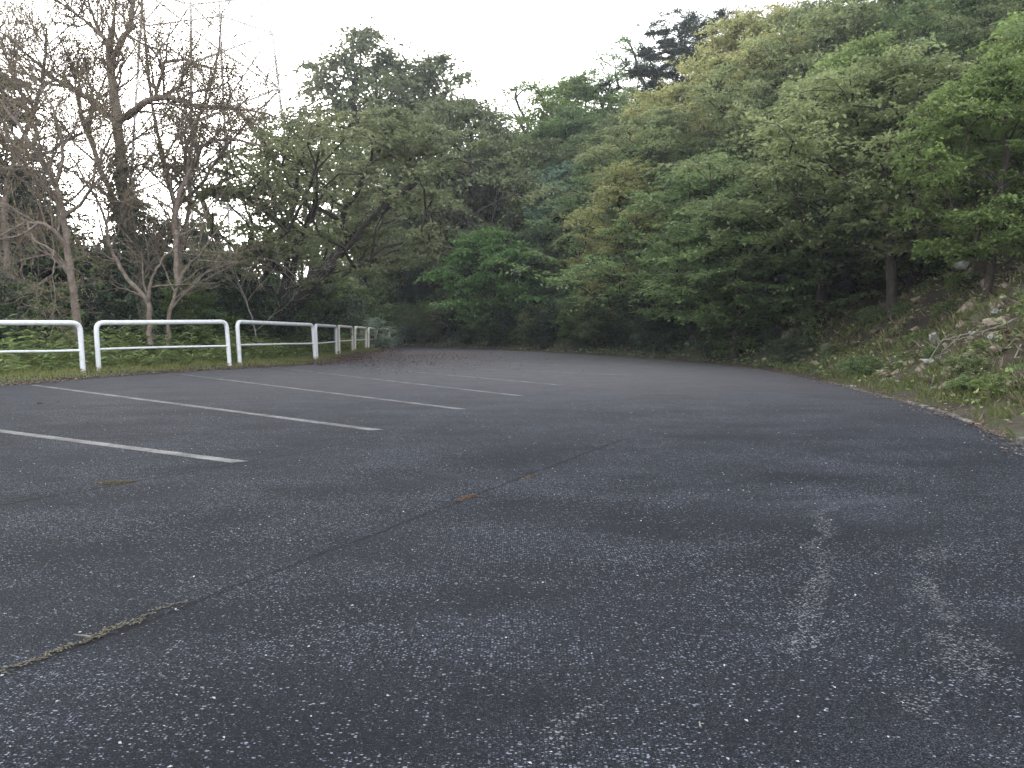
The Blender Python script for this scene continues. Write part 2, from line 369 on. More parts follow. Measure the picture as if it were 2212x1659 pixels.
c = np.cross(V[tri[:, 1]] - V[tri[:, 0]], V[tri[:, 2]] - V[tri[:, 0]])[:, 2] < 0
tri[c] = tri[c][:, ::-1]
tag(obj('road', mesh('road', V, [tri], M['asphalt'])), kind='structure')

# painted bay lines
def paint_material():
    m, N, L, out = new_mat('worn_paint')
    geo = N.new('ShaderNodeNewGeometry')
    def noise(sc, det):
        n = N.new('ShaderNodeTexNoise'); n.inputs['Scale'].default_value = sc; n.inputs['Detail'].default_value = det; n.inputs['Roughness'].default_value = 0.75
        L.new(geo.outputs['Position'], n.inputs['Vector']); return n.outputs['Fac']
    wear = N.new('ShaderNodeMath'); wear.operation = 'MULTIPLY_ADD'; wear.inputs[1].default_value = 0.55
    half = N.new('ShaderNodeMath'); half.operation = 'MULTIPLY'; half.inputs[1].default_value = 0.45
    L.new(noise(70, 4), half.inputs[0]); L.new(noise(2.5, 6), wear.inputs[0]); L.new(half.outputs[0], wear.inputs[2])
    r = ramp(N, [(0.455, (0.018, 0.0185, 0.021)), (0.50, (0.06, 0.061, 0.065)), (0.56, (0.125, 0.125, 0.128)), (0.70, (0.20, 0.193, 0.175))])
    L.new(wear.outputs[0], r.inputs[0])
    p = N.new('ShaderNodeBsdfPrincipled'); p.inputs['Roughness'].default_value = 0.75; L.new(r.outputs[0], p.inputs['Base Color'])
    L.new(p.outputs[0], out.inputs[0]); return m
M['paint'] = paint_material()
BAYS = [((-265, 897), (512, 998), 'nearest painted bay line, cut by the left edge of the picture'),
        ((70, 832), (810, 929), 'second nearest bay line, whole from the verge to its end'),
        ((345, 803), (996, 884), 'third bay line, starting under the second barrier'),
        ((590, 794), (1122, 855), 'fourth bay line, starting under the third barrier'),
        ((705, 786.5), (1210, 832), 'fifth bay line, the last one clear of the reddish leaves'),
        ((760, 786), (1360, 810.5), 'thin bay line reaching furthest right into the lane'),
        ((766, 771.5), (1308, 793), 'second farthest bay line, crossing the reddish leaf drift'),
        ((880, 763.5), (1268, 781), 'faintest and farthest bay line, near the bend')]
for k, (a, b, lab) in enumerate(BAYS):
    A = gnd(*a); B = gnd(*b); d = norm(B - A); n = np.array([-d[1], d[0], 0]) * 0.068
    ns = 240; pts = A + np.linspace(0, 1, ns)[:, None] * (B - A)
    jit = rng.normal(0, 0.05, (ns, 2))
    skew = d * 0.06
    l = pts + n * (1 + jit[:, :1]) + np.array([0, 0, 0.004]); r_ = pts - n * (1 + jit[:, 1:]) + np.array([0, 0, 0.004])
    l[-1] += skew
    V = np.stack([l, r_], 1).reshape(-1, 3); i = np.arange(ns - 1)[:, None] * 2
    q = i + np.array([[0, 1, 3, 2]])
    tag(obj('bay_line', mesh('bay_line', V, [q], M['paint'])), lab, 'bay line', 'painted parking bay lines')

# ------------------------------------------------------------------ barriers
def white_paint(name, rust):
    m, N, L, out = new_mat(name)
    tc = N.new('ShaderNodeTexCoord')
    n = N.new('ShaderNodeTexNoise'); n.inputs['Scale'].default_value = 5.5; n.inputs['Detail'].default_value = 8; n.inputs['Roughness'].default_value = 0.7
    L.new(tc.outputs['Object'], n.inputs['Vector'])
    if rust: st = [(0.30, (0.13, 0.055, 0.03)), (0.38, (0.38, 0.25, 0.17)), (0.45, (0.66, 0.61, 0.52)), (0.7, (0.76, 0.75, 0.70))]
    else: st = [(0.27, (0.22, 0.16, 0.12)), (0.32, (0.60, 0.58, 0.54)), (0.5, (0.72, 0.73, 0.75)), (0.8, (0.80, 0.80, 0.82))]
    r = ramp(N, st); L.new(n.outputs['Fac'], r.inputs[0])
    p = N.new('ShaderNodeBsdfPrincipled'); p.inputs['Roughness'].default_value = 0.5
    sx = N.new('ShaderNodeSeparateXYZ'); L.new(tc.outputs['Object'], sx.inputs[0])
    lo = N.new('ShaderNodeMapRange'); lo.inputs['From Min'].default_value = 0.34; lo.inputs['From Max'].default_value = 0.02; lo.inputs['To Max'].default_value = 0.36
    L.new(sx.outputs[2], lo.inputs['Value'])
    n3 = N.new('ShaderNodeTexNoise'); n3.inputs['Scale'].default_value = 16; n3.inputs['Detail'].default_value = 6; L.new(tc.outputs['Object'], n3.inputs['Vector'])
    th = N.new('ShaderNodeMath'); th.operation = 'SUBTRACT'; th.inputs[0].default_value = 0.80; L.new(lo.outputs[0], th.inputs[1])
    gt = N.new('ShaderNodeMapRange'); gt.inputs['To Max'].default_value = 0.9; L.new(n3.outputs['Fac'], gt.inputs['Value']); L.new(th.outputs[0], gt.inputs['From Min'])
    t2 = N.new('ShaderNodeMath'); t2.operation = 'ADD'; t2.inputs[1].default_value = 0.07; L.new(th.outputs[0], t2.inputs[0]); L.new(t2.outputs[0], gt.inputs['From Max'])
    mxr = N.new('ShaderNodeMix'); mxr.data_type = 'RGBA'; L.new(gt.outputs[0], mxr.inputs['Factor']); L.new(r.outputs[0], [i for i in mxr.inputs if i.name == 'A' and i.type == 'RGBA'][0])
    [i for i in mxr.inputs if i.name == 'B' and i.type == 'RGBA'][0].default_value = (0.20, 0.12, 0.075, 1)
    L.new([o for o in mxr.outputs if o.type == 'RGBA'][0], p.inputs['Base Color'])
    L.new(p.outputs[0], out.inputs[0]); return m
M['white'] = white_paint('white_paint', False); M['rusty'] = white_paint('rusty_white_paint', True)
def barrier(a, b, mat, label):
    """a, b: (px of post foot, Y, py of the rail top, px of post top)"""
    def ends(e):
        px, Y, ytop, pxt = e
        top = at(pxt, ytop, Y); foot = at(px, 800, Y); foot[2] = tz(foot[0], foot[1]) - 0.12
        return foot, top
    (fa, ta), (fb, tb) = ends(a), ends(b)
    base = (fa + fb) / 2; base[2] = (tz(fa[0], fa[1]) + tz(fb[0], fb[1])) / 2
    R = 0.2; r = 0.062
    along = norm(tb - ta)
    ta2 = ta + np.array([0, 0, -r]); tb2 = tb + np.array([0, 0, -r])
    pts = [fa]
    ua = norm(ta2 - fa); ub = norm(tb2 - fb)
    for t in np.linspace(0, 1, 7):
        p0 = ta2 - ua * R; p2 = ta2 + along * R
        pts.append((1 - t) ** 2 * p0 + 2 * t * (1 - t) * ta2 + t * t * p2)
    for t in np.linspace(0.1, 0.9, 5): pts.append(ta2 + along * R + t * (tb2 - ta2 - 2 * R * along))
    for t in np.linspace(0, 1, 7):
        p0 = tb2 - along * R; p2 = tb2 - ub * R
        pts.append((1 - t) ** 2 * p0 + 2 * t * (1 - t) * tb2 + t * t * p2)
    pts.append(fb)
    root = empty('guard_barrier', base)
    T = Tubes(); T.add(np.array(pts) - base, r, 14)
    obj('bent_frame', T.build('bent_frame', mat), root)
    T = Tubes(); f = 0.50
    la = fa + (ta2 - fa) * f; lb = fb + (tb2 - fb) * f
    lin = np.linspace(0.01, 0.99, 6)[:, None]
    P = la + lin * (lb - la); P[1:-1] += rng.normal(0, 0.006, (4, 3))
    T.add(P - base, 0.031, 10)
    obj('lower_rail', T.build('lower_rail', mat), root)
    tag(root, label, 'barrier', 'white tube barriers along the verge')
BAR = [((-240, 16.8, 690.5, -245), (180, 19.8, 692, 172), 0, 'white tube barrier cut off by the left edge of the picture'),
       ((214, 20.4, 692, 207), (497, 23.8, 690.5, 489), 0, 'only white barrier seen whole and broadside, its posts leaning apart'),
       ((519, 24.5, 690.5, 512), (681, 29.3, 698, 675), 0, 'third white barrier from the left, with leafy weeds behind its lower rail'),
       ((685, 29.8, 699, 681), (727, 34.6, 702, 725), 0, 'fourth barrier from the left, white and foreshortened'),
       ((733, 35.1, 701.5, 731), (762, 39.4, 704.5, 760), 1, 'fifth barrier from the left, with a brown rusted far post'),
       ((767, 39.9, 704, 767), (791, 44, 706.5, 790), 1, 'sixth barrier from the left, rusty and narrow'),
       ((796, 44.4, 706.5, 796), (811, 47.6, 708, 811), 1, 'seventh barrier from the left, rust streaked, ivy at its foot'),
       ((815, 48, 708, 815), (840, 51.5, 709, 842), 1, 'farthest barrier, half swallowed by the grey-green bush')]
for a, b, rs, lab in BAR: barrier(a, b, M['rusty'] if rs else M['white'], lab)

# ------------------------------------------------------------------ trees
def env(shape, t):
    t = np.clip(t, 0, 1)
    if shape == 'round': return np.sqrt(np.clip(1 - (2 * t - 1) ** 2, 0, 1)) * 0.97 + 0.03
    if shape == 'egg': return np.sin(math.pi * t ** 0.72) ** 0.75 * 0.97 + 0.03
    if shape == 'cone': return (1 - t) ** 0.85 + 0.03
    if shape == 'vase': return (t + 0.12) ** 0.5 * np.sqrt(np.clip(1 - t ** 4, 0, 1)) + 0.03
    if shape == 'flat': return np.clip(np.minimum(t * 6 + 0.45, 1.1) * (1 - t ** 2.5), 0, 1) + 0.03
    return np.ones_like(t)
def tree_meshes(name, H, R, base, shape, clumps, leaves, crad, lsize, leafmat, barkmat, trunk_r, lean=(0, 0), layer=0.25, droop=0.25, seed=1, gap=0.35, asp=0.55, shell=0.55, forks=1, cxy=(0, 0)):
    g = np.random.default_rng(seed)
    T = Tubes()
    nodes = []; par = []; chain_of = []
    def add_chain(start, pts):
        ids = [] if start is None else [start]
        for p in pts:
            nodes.append(np.array(p, float)); par.append(ids[-1] if ids else -1); ids.append(len(nodes) - 1)
        chain_of.append(ids); return ids
    for f in range(forks):
        n = 14; t = np.linspace(0, 1, n)
        a = f * 2 * math.pi / max(forks, 1) + g.random() * 2
        sp = 0.0 if forks == 1 else R * 0.42
        ln = np.array([lean[0] + sp * math.cos(a), lean[1] + sp * math.sin(a), 0])
        w = np.cumsum(g.normal(0, 0.012 * H, (n, 3)), 0); w[:, 2] *= 0.2; w -= w[0]
        hh = H * (0.86 if forks == 1 else 0.68 + 0.2 * g.random())
        P = t[:, None] * np.array([0, 0, hh]) + (t[:, None] ** 1.4) * ln + w * np.linspace(0.3, 1, n)[:, None]
        P[0] = (0, 0, -0.25)
        add_chain(None, P)
    az = g.random() * 7
    lobes = [(g.integers(2, 5), g.random() * 7, 0.14 + 0.16 * g.random()) for _ in range(3)]
    C = []
    tries = 0
    while len(C) < clumps and tries < clumps * 30:
        tries += 1
        t = base + (1 - base) * g.random() ** 0.9; tt = (t - base) / (1 - base)
        a = g.random() * 2 * math.pi
        k = 1 + sum(am * math.sin(fq * a + ph + 4 * tt) for fq, ph, am in lobes)
        rr = R * env(shape, np.array(tt)) * k * (1 - (1 - g.random() ** shell) * 0.8) 
        c = np.array([math.cos(a) * rr + lean[0] * t ** 1.4 + cxy[0] * tt, math.sin(a) * rr + lean[1] * t ** 1.4 + cxy[1] * tt, H * t])
        if C and np.min(np.linalg.norm((np.array(C) - c) * np.array([1, 1, 1.9]), axis=1)) < gap * crad * (0.7 + 0.6 * g.random()): continue
        C.append(c)
    C = np.array(C)
    order = np.argsort(np.hypot(C[:, 0] - lean[0] * (C[:, 2] / H), C[:, 1] - lean[1] * (C[:, 2] / H)))
    ends = []
    for i in order:
        c = C[i]; A = np.array(nodes)
        d = c - A; L = np.linalg.norm(d, axis=1)
        bad = np.clip(A[:, 2] - (c[2] - 0.35 * L), 0, None)
        cost = L + 1.8 * bad + (A[:, 2] < 0.12 * H) * 5
        s = int(np.argmin(cost)); p0 = nodes[s]; L = np.linalg.norm(c - p0)
        n = max(2, int(L / 0.7) + 1); t = np.linspace(0, 1, n + 1)[1:]
        ctrl = p0 * 0.55 + c * 0.45 + np.array([0, 0, 0.14 * L])
        P = ((1 - t) ** 2)[:, None] * p0 + (2 * t * (1 - t))[:, None] * ctrl + (t ** 2)[:, None] * c
        P[:-1] += g.normal(0, 0.05 * min(L, 2), (n - 1, 3))
        ids = add_chain(s, P); ends.append(ids[-1])
    cnt = np.zeros(len(nodes))
    for e in ends: cnt[e] += 1
    for i in range(len(nodes) - 1, -1, -1):
        if par[i] >= 0: cnt[par[i]] += cnt[i]
    cnt = np.maximum(cnt, 0.6)
    rad = np.maximum(trunk_r * (cnt / cnt.max()) ** 0.48, 0.010)
    for ids in chain_of:
        P = np.array([nodes[i] for i in ids]); r = rad[ids].copy()
        if par[ids[0]] == -1:
            r = np.maximum(r, trunk_r * np.linspace(1, 0.12, len(r))); r[0] *= 1.5
        elif len(r) > 1: r[0] = min(r[0], r[1] * 1.25)
        T.add(P, r, 8 if r.max() > 0.08 else (5 if r.max() > 0.03 else 3))
    # twigs
    pos, dr, nr, sz, tn = [], [], [], [], []
    for c in C:
        ct = g.random()
        cr = crad * (0.65 + 0.7 * g.random())
        tilt = g.normal(0, 0.22, 2)
        out = np.array([c[0] - lean[0], c[1] - lean[1], 0]); out = out / (np.linalg.norm(out) + 1e-6)
        for _ in range(4):
            a = g.random() * 6.283; v = np.array([math.cos(a), math.sin(a), g.normal(0.05, layer * 0.6)]) * cr * 0.9
            T.add(np.array([c, c + v * 0.5 + (0, 0, 0.04), c + v]), [0.010, 0.007, 0.004], 3)
        m = int(leaves * (0.6 + 0.8 * g.random()))
        # leaves sit along a few ragged sprigs rather than in an even disc
        ns = 7 + int(g.integers(0, 5))
        sa = g.random(ns) * 6.283; sl = cr * (0.45 + 0.75 * g.random(ns)); sz_ = np.clip(g.normal(0, layer, ns), -1.5 * layer, 1.5 * layer)
        w = g.integers(0, ns, m)
        u = g.random(m) ** 0.7
        rr = u * sl[w]; th = sa[w] + g.normal(0, 0.20, m)
        x = np.cos(th) * rr + g.normal(0, 0.07 * cr, m); y = np.sin(th) * rr + g.normal(0, 0.07 * cr, m)
        z = g.normal(0, layer * cr * 0.22, m) + sz_[w] * rr + x * tilt[0] + y * tilt[1] - droop * (rr / cr) ** 2 * cr * 0.6
        p = np.column_stack([x, y, z]) + c
        d = np.column_stack([np.cos(th), np.sin(th), np.full(m, -droop)]) + g.normal(0, 0.55, (m, 3))
        nn = np.tile([0, 0, 1.0], (m, 1)) + g.normal(0, 0.42, (m, 3))
        pos.append(p); dr.append(d); nr.append(nn); sz.append(lsize * (0.45 + 1.0 * g.random(m))); tn.append(0.5 * ct + 0.5 * g.random(m))
    wood = T.build(name + '_wood', barkmat)
    crown = leaf_mesh(name + '_leaves', np.concatenate(pos), np.concatenate(dr), np.concatenate(nr), np.concatenate(sz), leafmat, asp, tint=np.concatenate(tn))
    return wood, crown
LIB = {}
def kind(key, *a, **k): LIB[key] = tree_meshes(key, *a, **k)
def plant(key, x, y, sc, rz, label, cat='tree', group=None, name=None, z=None, leaf=None, sz=1.0):
    wood, crown = LIB[key]
    root = empty(name or 'tree', (x, y, tz(x, y) if z is None else z), rz, sc)
    root.scale = (sc, sc, sc * sz)
    w = obj('trunk', wood, root); c = obj('crown', crown, root)
    if leaf:
        c.material_slots[0].link = 'OBJECT'; c.material_slots[0].material = M[leaf]
    tag(root, label, cat, group)
    return root

#     key        H    R   base shape   clumps leaves crad lsize leaf  bark trunk_r
kind('maple',   6.0, 3.3, 0.22, 'egg', 115, 170, 0.80, 0.150, M['bright'], M['bark'], 0.10, layer=0.14, droop=0.30, seed=11)
kind('layered', 8.0, 4.0, 0.14, 'egg', 170, 180, 0.85, 0.150, M['green'], M['bark'], 0.15, layer=0.24, droop=0.28, seed=12, lean=(-0.8, 0))
kind('olive',   9.0, 4.2, 0.25, 'egg', 170, 190, 0.90, 0.150, M['olive'], M['bark'], 0.17, layer=0.22, droop=0.22, seed=13)
kind('olive_b', 9.5, 3.6, 0.22, 'vase', 160, 180, 0.85, 0.150, M['olive'], M['bark'], 0.16, layer=0.25, droop=0.18, seed=14, forks=2)
kind('zelkova', 8.5, 3.0, 0.16, 'egg', 140, 180, 0.75, 0.125, M['yellow'], M['bark'], 0.14, layer=0.28, droop=0.10, seed=15)
kind('lime',    7.5, 3.2, 0.20, 'egg', 140, 180, 0.80, 0.140, M['lime'], M['bark'], 0.13, layer=0.20, droop=0.22, seed=16)
kind('tall',   10.5, 3.4, 0.30, 'egg', 150, 150, 0.85, 0.170, M['green'], M['bark'], 0.19, layer=0.3, droop=0.3, seed=17, shell=0.7)
kind('sparse', 10.0, 3.2, 0.35, 'vase', 95, 80, 0.85, 0.140, M['lime'], M['bark'], 0.15, layer=0.35, droop=0.15, seed=18, forks=2, shell=0.6)
kind('pine',   11.0, 3.6, 0.40, 'round', 85, 420, 0.80, 0.200, M['dark'], M['bark'], 0.18, layer=0.20, droop=-0.15, seed=19, asp=0.12, gap=0.9)
kind('bushy',   4.5, 2.3, 0.06, 'egg', 90, 150, 0.65, 0.130, M['bluegreen'], M['bark'], 0.08, layer=0.3, droop=0.15, seed=20, forks=3)
kind('under',   3.2, 2.0, 0.04, 'round', 75, 130, 0.60, 0.130, M['dark'], M['bark'], 0.05, layer=0.3, droop=0.2, seed=21, forks=4)
kind('shrub',   1.3, 1.0, 0.05, 'round', 40, 90, 0.36, 0.095, M['green'], M['bark'], 0.025, layer=0.3, droop=0.2, seed=22, forks=4)
kind('shrub_b', 1.0, 1.1, 0.05, 'flat', 40, 80, 0.38, 0.085, M['dark'], M['bark'], 0.022, layer=0.25, droop=0.2, seed=23, forks=4)
kind('conifer', 8.0, 2.2, 0.05, 'cone', 120, 170, 0.70, 0.170, M['dark'], M['bark'], 0.16, layer=0.2, droop=0.5, seed=24, asp=0.25)
kind('spread',  8.5, 6.0, 0.30, 'egg', 235, 135, 0.80, 0.150, M['olive'], M['bark'], 0.20, lean=(3.4, -1.0), layer=0.18, droop=0.25, seed=25, forks=4, cxy=(1.2, 0))
kind('broad',   9.0, 4.6, 0.10, 'egg', 210, 150, 0.85, 0.140, M['olive'], M['bark'], 0.17, layer=0.22, droop=0.22, seed=26, forks=3, shell=0.65)

def by_px(px, Y): return (px - 1106.0) / FOC * Y        # sideways place of something seen at column px, Y metres away
def put(key, px, Y, top, label, rz=0.0, **k):
    """stand a tree Y metres out and give it the height that its top has there"""
    x = by_px(px, Y); z = tz(x, Y)
    H = max(v.co.z for v in LIB[key][1].vertices) if (key + 'H') not in CACHE else CACHE[key + 'H']
    CACHE[key + 'H'] = H
    ztop = at(px, top, Y)[2]
    wd = k.pop('wd', 1.0); sc = (ztop - z) / H
    return plant(key, x, Y, sc * wd, rz, label, sz=1.0 / wd, **k)
CACHE = {}

# --- trees beyond the barriers, left
G = 'leafy trees beyond the barriers'
put('spread', 585, 31, 232, 'wide olive-green tree whose dark limbs lean right over the far barriers', 0.15, group=G, leaf='dusk')
put('sparse', 545, 37, 215, 'thin olive tree behind the leaning limbs, sky glinting through its leaves', 2.1, group=G, leaf='dusk', wd=1.3)
put('tall', 800, 61, 40, 'tallest dark tree left of the sky gap, standing above its neighbours', 0.6, group=G, leaf='dusk', wd=1.05)
put('tall', 935, 63, 92, 'dark tree forming the right shoulder of the tallest left tree', 2.2, group=G, leaf='dusk')
put('olive', 1010, 52, 190, 'thin-topped tree just left of the dip in the treeline', 1.0, group=G, leaf='dusk')
put('sparse', 690, 50, 225, 'olive tree filling in below and left of the tallest dark tree', 4.0, group=G, leaf='dusk')
put('broad', 850, 68, 300, 'dull olive tree arching over the far bend, beneath the tallest trees', 5.2, group=G, leaf='dusk')
put('broad', 985, 58, 320, 'dull olive tree behind the bright green maple, left of it', 3.3, group=G, leaf='dusk')
put('zelkova', 1065, 56, 300, 'brownish-olive tree in the dip of the treeline', 2.3, group=G, leaf='brown')
for i, (px, Y, top, lab) in enumerate([(30, 29, 520, 'dark evergreen at the left edge behind the first barrier'), (-10, 27, 140, 'tall dark evergreen half out of the picture at upper left'), (75, 30, 360, 'dark evergreen beside the one cut off at the left edge'), (120, 34, 470, 'dark conifer between the left bare trees'), (440, 40, 480, 'distant dark conifer behind the arching bough'),
        (295, 31, 430, 'dark conifer behind the ivy-clad bare tree'), (370, 33, 470, 'dark conifer right of the ivy-clad bare tree')]):
    put('conifer', px, Y, top, lab, i * 1.3, wd=1.25, group='dark evergreens beyond the barriers')
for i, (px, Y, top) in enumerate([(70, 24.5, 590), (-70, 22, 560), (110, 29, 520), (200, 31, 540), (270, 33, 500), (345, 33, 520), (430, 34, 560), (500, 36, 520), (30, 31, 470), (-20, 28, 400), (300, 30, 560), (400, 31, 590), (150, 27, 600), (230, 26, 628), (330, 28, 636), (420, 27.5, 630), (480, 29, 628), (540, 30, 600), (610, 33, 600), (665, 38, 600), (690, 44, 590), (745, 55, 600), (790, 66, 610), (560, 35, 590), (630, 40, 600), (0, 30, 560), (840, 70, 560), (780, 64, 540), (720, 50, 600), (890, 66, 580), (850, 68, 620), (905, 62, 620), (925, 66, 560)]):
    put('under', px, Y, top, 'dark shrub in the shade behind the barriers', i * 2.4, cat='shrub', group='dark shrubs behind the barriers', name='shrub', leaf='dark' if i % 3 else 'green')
put('bushy', 812, 47, 684, 'grey-green bush spilling over the last barrier', 0.4, cat='shrub', name='bush', wd=1.3, leaf='silver')
put('shrub', 835, 46.5, 722, 'low grey-green bush with yellowed leaves at the end of the barriers', 1.4, cat='shrub', name='bush', leaf='silver')
put('lime', 640, 41, 470, 'small yellow-green sapling glowing among the dark limbs', 0.9, group=G)
put('lime', 410, 27, 590, 'fresh green sapling behind the second barrier', 2.0, group=G)

# --- trees on the hill side of the road
K = 'trees along the right side of the road'
put('maple', 1062, 46.3, 488, 'bright green maple at the far bend, brightest crown in view', 0.5, group=K)
put('zelkova', 1345, 36, 322, 'yellow-olive tree with a straight dark trunk near the road, right of centre', 0.0, group=K)
put('layered', 1680, 26, 385, 'green tree with flat tiers of leaves over a leaning trunk', 0.2, group=K, wd=1.45)
put('layered', 1500, 31, 330, 'green tiered tree between the yellow-olive tree and the leaning trunk', 2.7, group=K, wd=1.3)
put('lime', 1585, 26.5, 400, 'pale green tree hanging low over the shaded rocks', 1.7, group=K, wd=1.3, leaf='green')
put('olive', 2030, 23, 180, 'green tree filling in between the thick trunk and the nearest tree', 5.6, group=K, leaf='lime')
put('olive_b', 1850, 27, 130, 'olive tree standing back between the two tall olive trees', 1.6, group=K)
put('layered', 1420, 40, 300, 'green tree just right of the yellow-olive tree, set back', 0.9, group=K, wd=1.2)
put('olive', 1250, 46, 400, 'low olive tree left of the yellow-olive tree at the bend', 0.9, group=K)
put('olive', 1770, 24, 150, 'big olive tree with a dark leaning trunk rising from the rocky bank', 1.2, group=K, wd=1.2)
put('olive', 1925, 21, 90, 'tall olive tree on the thick upright trunk above the rocks', 3.1, group=K, leaf='olive', wd=1.15)
put('lime', 2125, 16.5, 110, 'nearest tree, fresh green crown on a thin trunk at the right edge', 0.7, group=K)
put('lime', 2290, 18, 60, 'fresh green tree cut off by the right edge of the picture', 2.7, group=K)
put('olive_b', 1630, 40, 60, 'pale tan-olive tree high on the slope, tallest of the right-hand crowns', 0.7, group=K, leaf='yellow')
put('olive', 1790, 36, -10, 'olive crown reaching the top of the picture right of the sky', 2.5, group=K)
for i_, (px_, Y_, top_, lab_, lf_) in enumerate([(1585, 47, 22, 'pale tan-olive crown just right of the skyline pines', 'yellow'), (1690, 45, -2, 'pale tan-olive crown under the top right end of the sky', 'yellow'), (1800, 41, -35, 'pale olive crown at the top edge, where the sky ends', 'olive'),
        (1920, 36, -60, 'olive crown at the top edge above the thick upright trunk', 'olive'), (2060, 32, -70, 'green crown at the top edge, left of the upper right corner', 'green'), (2190, 29, -60, 'olive crown filling the upper right corner', 'olive')]):
    put('olive_b' if i_ % 2 == 0 else 'olive', px_, Y_, top_, lab_, i_ * 1.7, group=K, leaf=lf_)
put('pine', 1480, 58, 25, 'dark blue-green pine standing out on the skyline', 0.3, group=K)
put('pine', 1430, 60, 75, 'smaller dark pine left of the tallest skyline pine', 1.9, group=K)
put('lime', 1245, 60, 145, 'round yellow-green crown on the skyline left of the pines', 1.1, group=K)
put('sparse', 1130, 60, 165, 'thin see-through tree at the low end of the skyline', 0.4, group=K)
put('sparse', 1350, 62, 75, 'sparse green tree on the skyline between round crown and pines', 2.4, group=K, leaf='green')
put('sparse', 1590, 60, 5, 'brownish half-bare tree on the skyline right of the pines', 0.9, group=K, leaf='brown')
put('sparse', 1690, 56, -5, 'brownish half-bare tree at the top right of the sky', 3.9, group=K, leaf='brown')
put('bushy', 1215, 50, 350, 'blue-green bushy tree on the slope above the bend', 0.2, group=K)
put('zelkova', 1150, 54, 365, 'pale straw-coloured flowering tree above the green maple', 2.2, group=K, leaf='tan')
put('layered', 1225, 55, 215, 'green tree beneath the round yellow-green crown', 4.4, group=K)
put('olive', 1330, 52, 235, 'olive tree midway up the slope behind the yellow-olive tree', 5.0, group=K)
put('olive', 1450, 47, 170, 'olive tree midway up the slope below the pines', 0.5, group=K, leaf='yellow')

# --- the crowded stand up the hillside
rs = np.random.default_rng(3); placed = []
spec = [('olive', None, 'olive-green broadleaf tree in the crowded stand up the hillside', 'olive trees up the hillside'), ('layered', None, 'deep green broadleaf tree in the crowded stand up the hillside', 'green trees up the hillside'),
        ('olive_b', 'yellow', 'yellowish broadleaf tree in the crowded stand up the hillside', 'yellowish trees up the hillside'), ('lime', None, 'fresh green broadleaf tree in the crowded stand up the hillside', 'fresh green trees up the hillside'),
        ('zelkova', 'brown', 'brownish broadleaf tree in the crowded stand up the hillside', 'brownish trees up the hillside')]
tries = 0
while len(placed) < 62 and tries < 6000:
    tries += 1
    Y = 12 + 75 * rs.random() ** 0.8; px = 900 + 1550 * rs.random()
    x = by_px(px, Y)
    P = np.array([[x, Y]]); d, s = seg_dist(P, RIGHT)
    if s[0] > 0 or d[0] < 4.5 or d[0] > 42: continue
    if any(math.hypot(x - a, Y - b) < 4.2 for a, b in placed): continue
    placed.append((x, Y))
    k = rs.choice(5, p=[0.36, 0.26, 0.16, 0.14, 0.08]); key, lf, lab, gr = spec[k]
    # skyline: lower towards the bend
    limit = np.interp(px, [900, 1060, 1240, 1400, 1500, 1700, 1900, 2500], [330, 270, 190, 150, 110, 60, -80, -200])
    z = tz(x, Y); hmax = at(px, limit + 25, Y)[2] - z
    if hmax < 3.2: continue
    sc = min(0.75 + 0.4 * rs.random(), hmax / 9.3)
    plant(key, x, Y, sc, rs.random() * 6.28, lab, group=gr, leaf=lf)
# understorey along the foot of the hill
us = np.random.default_rng(5); sp2 = []
tries = 0
while len(sp2) < 46 and tries < 5000:
    tries += 1
    Y = 13 + 45 * us.random(); px = 870 + 1150 * us.random(); x = by_px(px, Y)
    d, s = seg_dist(np.array([[x, Y]]), RIGHT)
    if s[0] > 0 or d[0] < 1.6 or d[0] > 9: continue
    if any(math.hypot(x - a, Y - b) < 1.7 for a, b in sp2): continue
    if px > 1750 and d[0] < 5: continue
    sp2.append((x, Y))
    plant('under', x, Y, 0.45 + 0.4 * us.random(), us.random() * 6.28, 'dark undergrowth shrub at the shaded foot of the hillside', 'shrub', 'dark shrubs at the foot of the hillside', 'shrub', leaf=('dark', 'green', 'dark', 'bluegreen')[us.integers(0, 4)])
hs_ = np.random.default_rng(15)
for px_ in range(868, 1420, 26):
    for row in (0, 1):
        pts_ = RIGHT[(RIGHT[:, 1] > 24) & (RIGHT[:, 1] < 64)]; j_ = int(np.argmin(np.abs(1106 + FOC * pts_[:, 0] / pts_[:, 1] - px_)))
        e_ = pts_[j_]; Y_ = e_[1] + 1.4 + 1.9 * row + 0.8 * hs_.random(); x_ = by_px(px_ + hs_.normal(0, 8), Y_)
        if seg_dist(np.array([[x_, Y_]]), RIGHT)[0][0] < 0.9: continue
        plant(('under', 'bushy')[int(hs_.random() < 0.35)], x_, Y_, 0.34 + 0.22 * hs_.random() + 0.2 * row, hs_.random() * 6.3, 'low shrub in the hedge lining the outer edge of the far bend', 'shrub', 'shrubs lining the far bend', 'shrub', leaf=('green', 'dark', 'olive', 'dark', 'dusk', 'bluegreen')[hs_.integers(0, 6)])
sp3 = []; tries = 0
